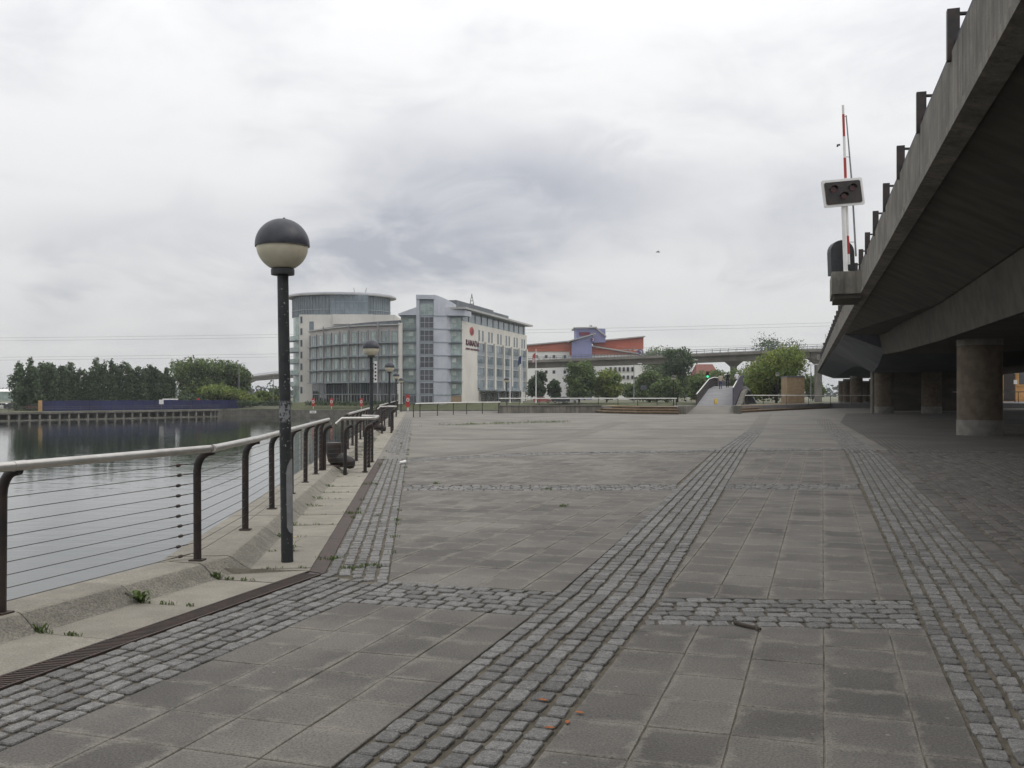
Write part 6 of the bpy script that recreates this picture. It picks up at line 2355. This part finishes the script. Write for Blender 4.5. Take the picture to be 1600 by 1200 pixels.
def tuft(mb, x, y, z, r, n, h):
    for _ in range(n):
        a = rnd.uniform(0, 6.28)
        rr = r * math.sqrt(rnd.random())
        bx_, by_ = x + math.cos(a) * rr, y + math.sin(a) * rr * 0.5
        L_ = h * rnd.uniform(0.5, 1.2)
        ln = rnd.uniform(0.2, 0.8)
        a2 = rnd.uniform(0, 6.28)
        tx, ty = math.cos(a2) * L_ * ln, math.sin(a2) * L_ * ln
        px_, py_ = -math.sin(a2) * 0.0045, math.cos(a2) * 0.0045
        mb.add([(bx_ - px_, by_ - py_, z - 0.01), (bx_ + px_, by_ + py_, z - 0.01), (bx_ + tx * 0.6 + px_ * 0.7, by_ + ty * 0.6 + py_ * 0.7, z + L_ * 0.7), (bx_ + tx, by_ + ty, z + L_ * (1 - ln * 0.4))],
               [(0, 1, 2), (0, 2, 3)], tone=rnd.uniform(0.01, 0.99))


wd = MB()
for k in range(-1, 3):                             # joints of the ledge, first stretch
    a = 5.17 + k
    for j in range(7):
        c = ab(a + 0.01, -4.5 - 0.5 * rnd.random() ** 0.7)
        tuft(wd, c.x, c.y, 0.0, 0.035, 7, 0.035)
    c = ab(a + 0.01, -5.02)
    tuft(wd, c.x, c.y, 0.01, 0.05, 26, 0.06)
for k in range(34):
    s = s0 + k
    for j in range(rnd.randint(2, 5)):
        c = st(s + rnd.uniform(-0.02, 0.02), -1.02 - 0.5 * rnd.random())
        tuft(wd, c.x, c.y, 0.0, 0.06, 7, 0.028)
    if rnd.random() < 0.6:
        c = st(s, -1.53)
        tuft(wd, c.x, c.y, 0.01, 0.11, 30, 0.045)
for k in range(60):                               # along drain and sett edges
    s = 9 + rnd.random() * 36
    c = st(s, rnd.choice((-0.82, -0.235, -0.235, -0.5)))
    tuft(wd, c.x, c.y, 0.0, 0.05, 12, 0.04)
for s, o in ((9.55, -0.83), (9.1, -0.42), (13.2, -0.82), (17.5, -0.8), (9.0, -0.62), (20.0, -1.5)):
    c = st(s, o)
    for j in range(4):
        tuft(wd, c.x + rnd.uniform(-0.1, 0.1), c.y + rnd.uniform(-0.04, 0.04), 0.0, 0.07, 16, 0.035)
for x, y in ((0.6, 16.3), (0.75, 13.8), (6.9, 12.2), (1.0, 60), (21.3, 79), (-1.35, 17.4), (7.4, 9.6)):
    tuft(wd, x, y, 0.0, 0.08, 30, 0.05)
for _ in range(260):                              # patch of grass far across the plaza
    f = rnd.random()
    tuft(wd, -3.4 + 6.5 * f + rnd.gauss(0, 0.4), 52 + 6 * f + rnd.gauss(0, 0.9), 0.0, 0.2, 4, 0.10)
tag(wd.build('joint_weeds', 'weed'), 'grass and weeds sprouting from paving joints', 'weeds', kind='stuff')
# one leafy weed and a yellow-flowered one stand out
for (c, lab, n, fl) in ((ab(6.18, -5.02), 'leafy green weed growing at the foot of the coping, left of the near lamp', 11, False), (st(10.05, -1.28), 'small yellow-flowered weed in the ledge joint behind the near lamp', 9, True)):
    t_ = thing('leafy_weed', lab, 'weed', (c.x, c.y, 0.0))
    for i in range(n):
        a = i * 2.4
        L_ = rnd.uniform(0.08, 0.15)
        ux_, uy_ = math.cos(a), math.sin(a)
        m = MB()
        pts = [(0, 0.006, 0.0), (0.35, 0.016, 0.35), (0.7, 0.014, 0.42), (1.0, 0.001, 0.28)]
        vs = []
        for f, w_, z in pts:
            vs += [(ux_ * L_ * f - uy_ * w_, uy_ * L_ * f + ux_ * w_, z * L_ * (1 + (i % 3) * 0.5)), (ux_ * L_ * f + uy_ * w_, uy_ * L_ * f - ux_ * w_, z * L_ * (1 + (i % 3) * 0.5))]
        m.add(vs, [(2 * k, 2 * k + 1, 2 * k + 3, 2 * k + 2) for k in range(3)])
        m.build('leaf_blade', 'weed', t_, local=True)
    if fl:
        for i in range(3):
            m = MB()
            m.lathe([(0.0, 0), (0.016, 0.006), (0.0, 0.012)], 8, (0.03 * i - 0.02, 0.01, 0.10 + 0.02 * i))
            m.build('flower', 'yellow', t_, local=True)

# ------------------------------------------------------------------ thin summer haze over the dock
m = MB()
m.box(-1300, 1300, -60, 5200, WATER_Z - 2.2, 34.0)
o = m.build('haze', 'water')
hm = bpy.data.materials.new('haze')
hm.use_nodes = True
ht = hm.node_tree
ht.nodes.clear()
pv = N(ht, 'ShaderNodeVolumePrincipled')
pv.inputs['Color'].default_value = (0.92, 0.95, 1.0, 1)
pv.inputs['Density'].default_value = 0.0002
pv.inputs['Anisotropy'].default_value = 0.3
ho_ = N(ht, 'ShaderNodeOutputMaterial')
ht.links.new(pv.outputs[0], ho_.inputs['Volume'])
o.data.materials.clear()
o.data.materials.append(hm)
tag(o, 'thin pale haze over the dock and plaza', 'haze', kind='stuff')
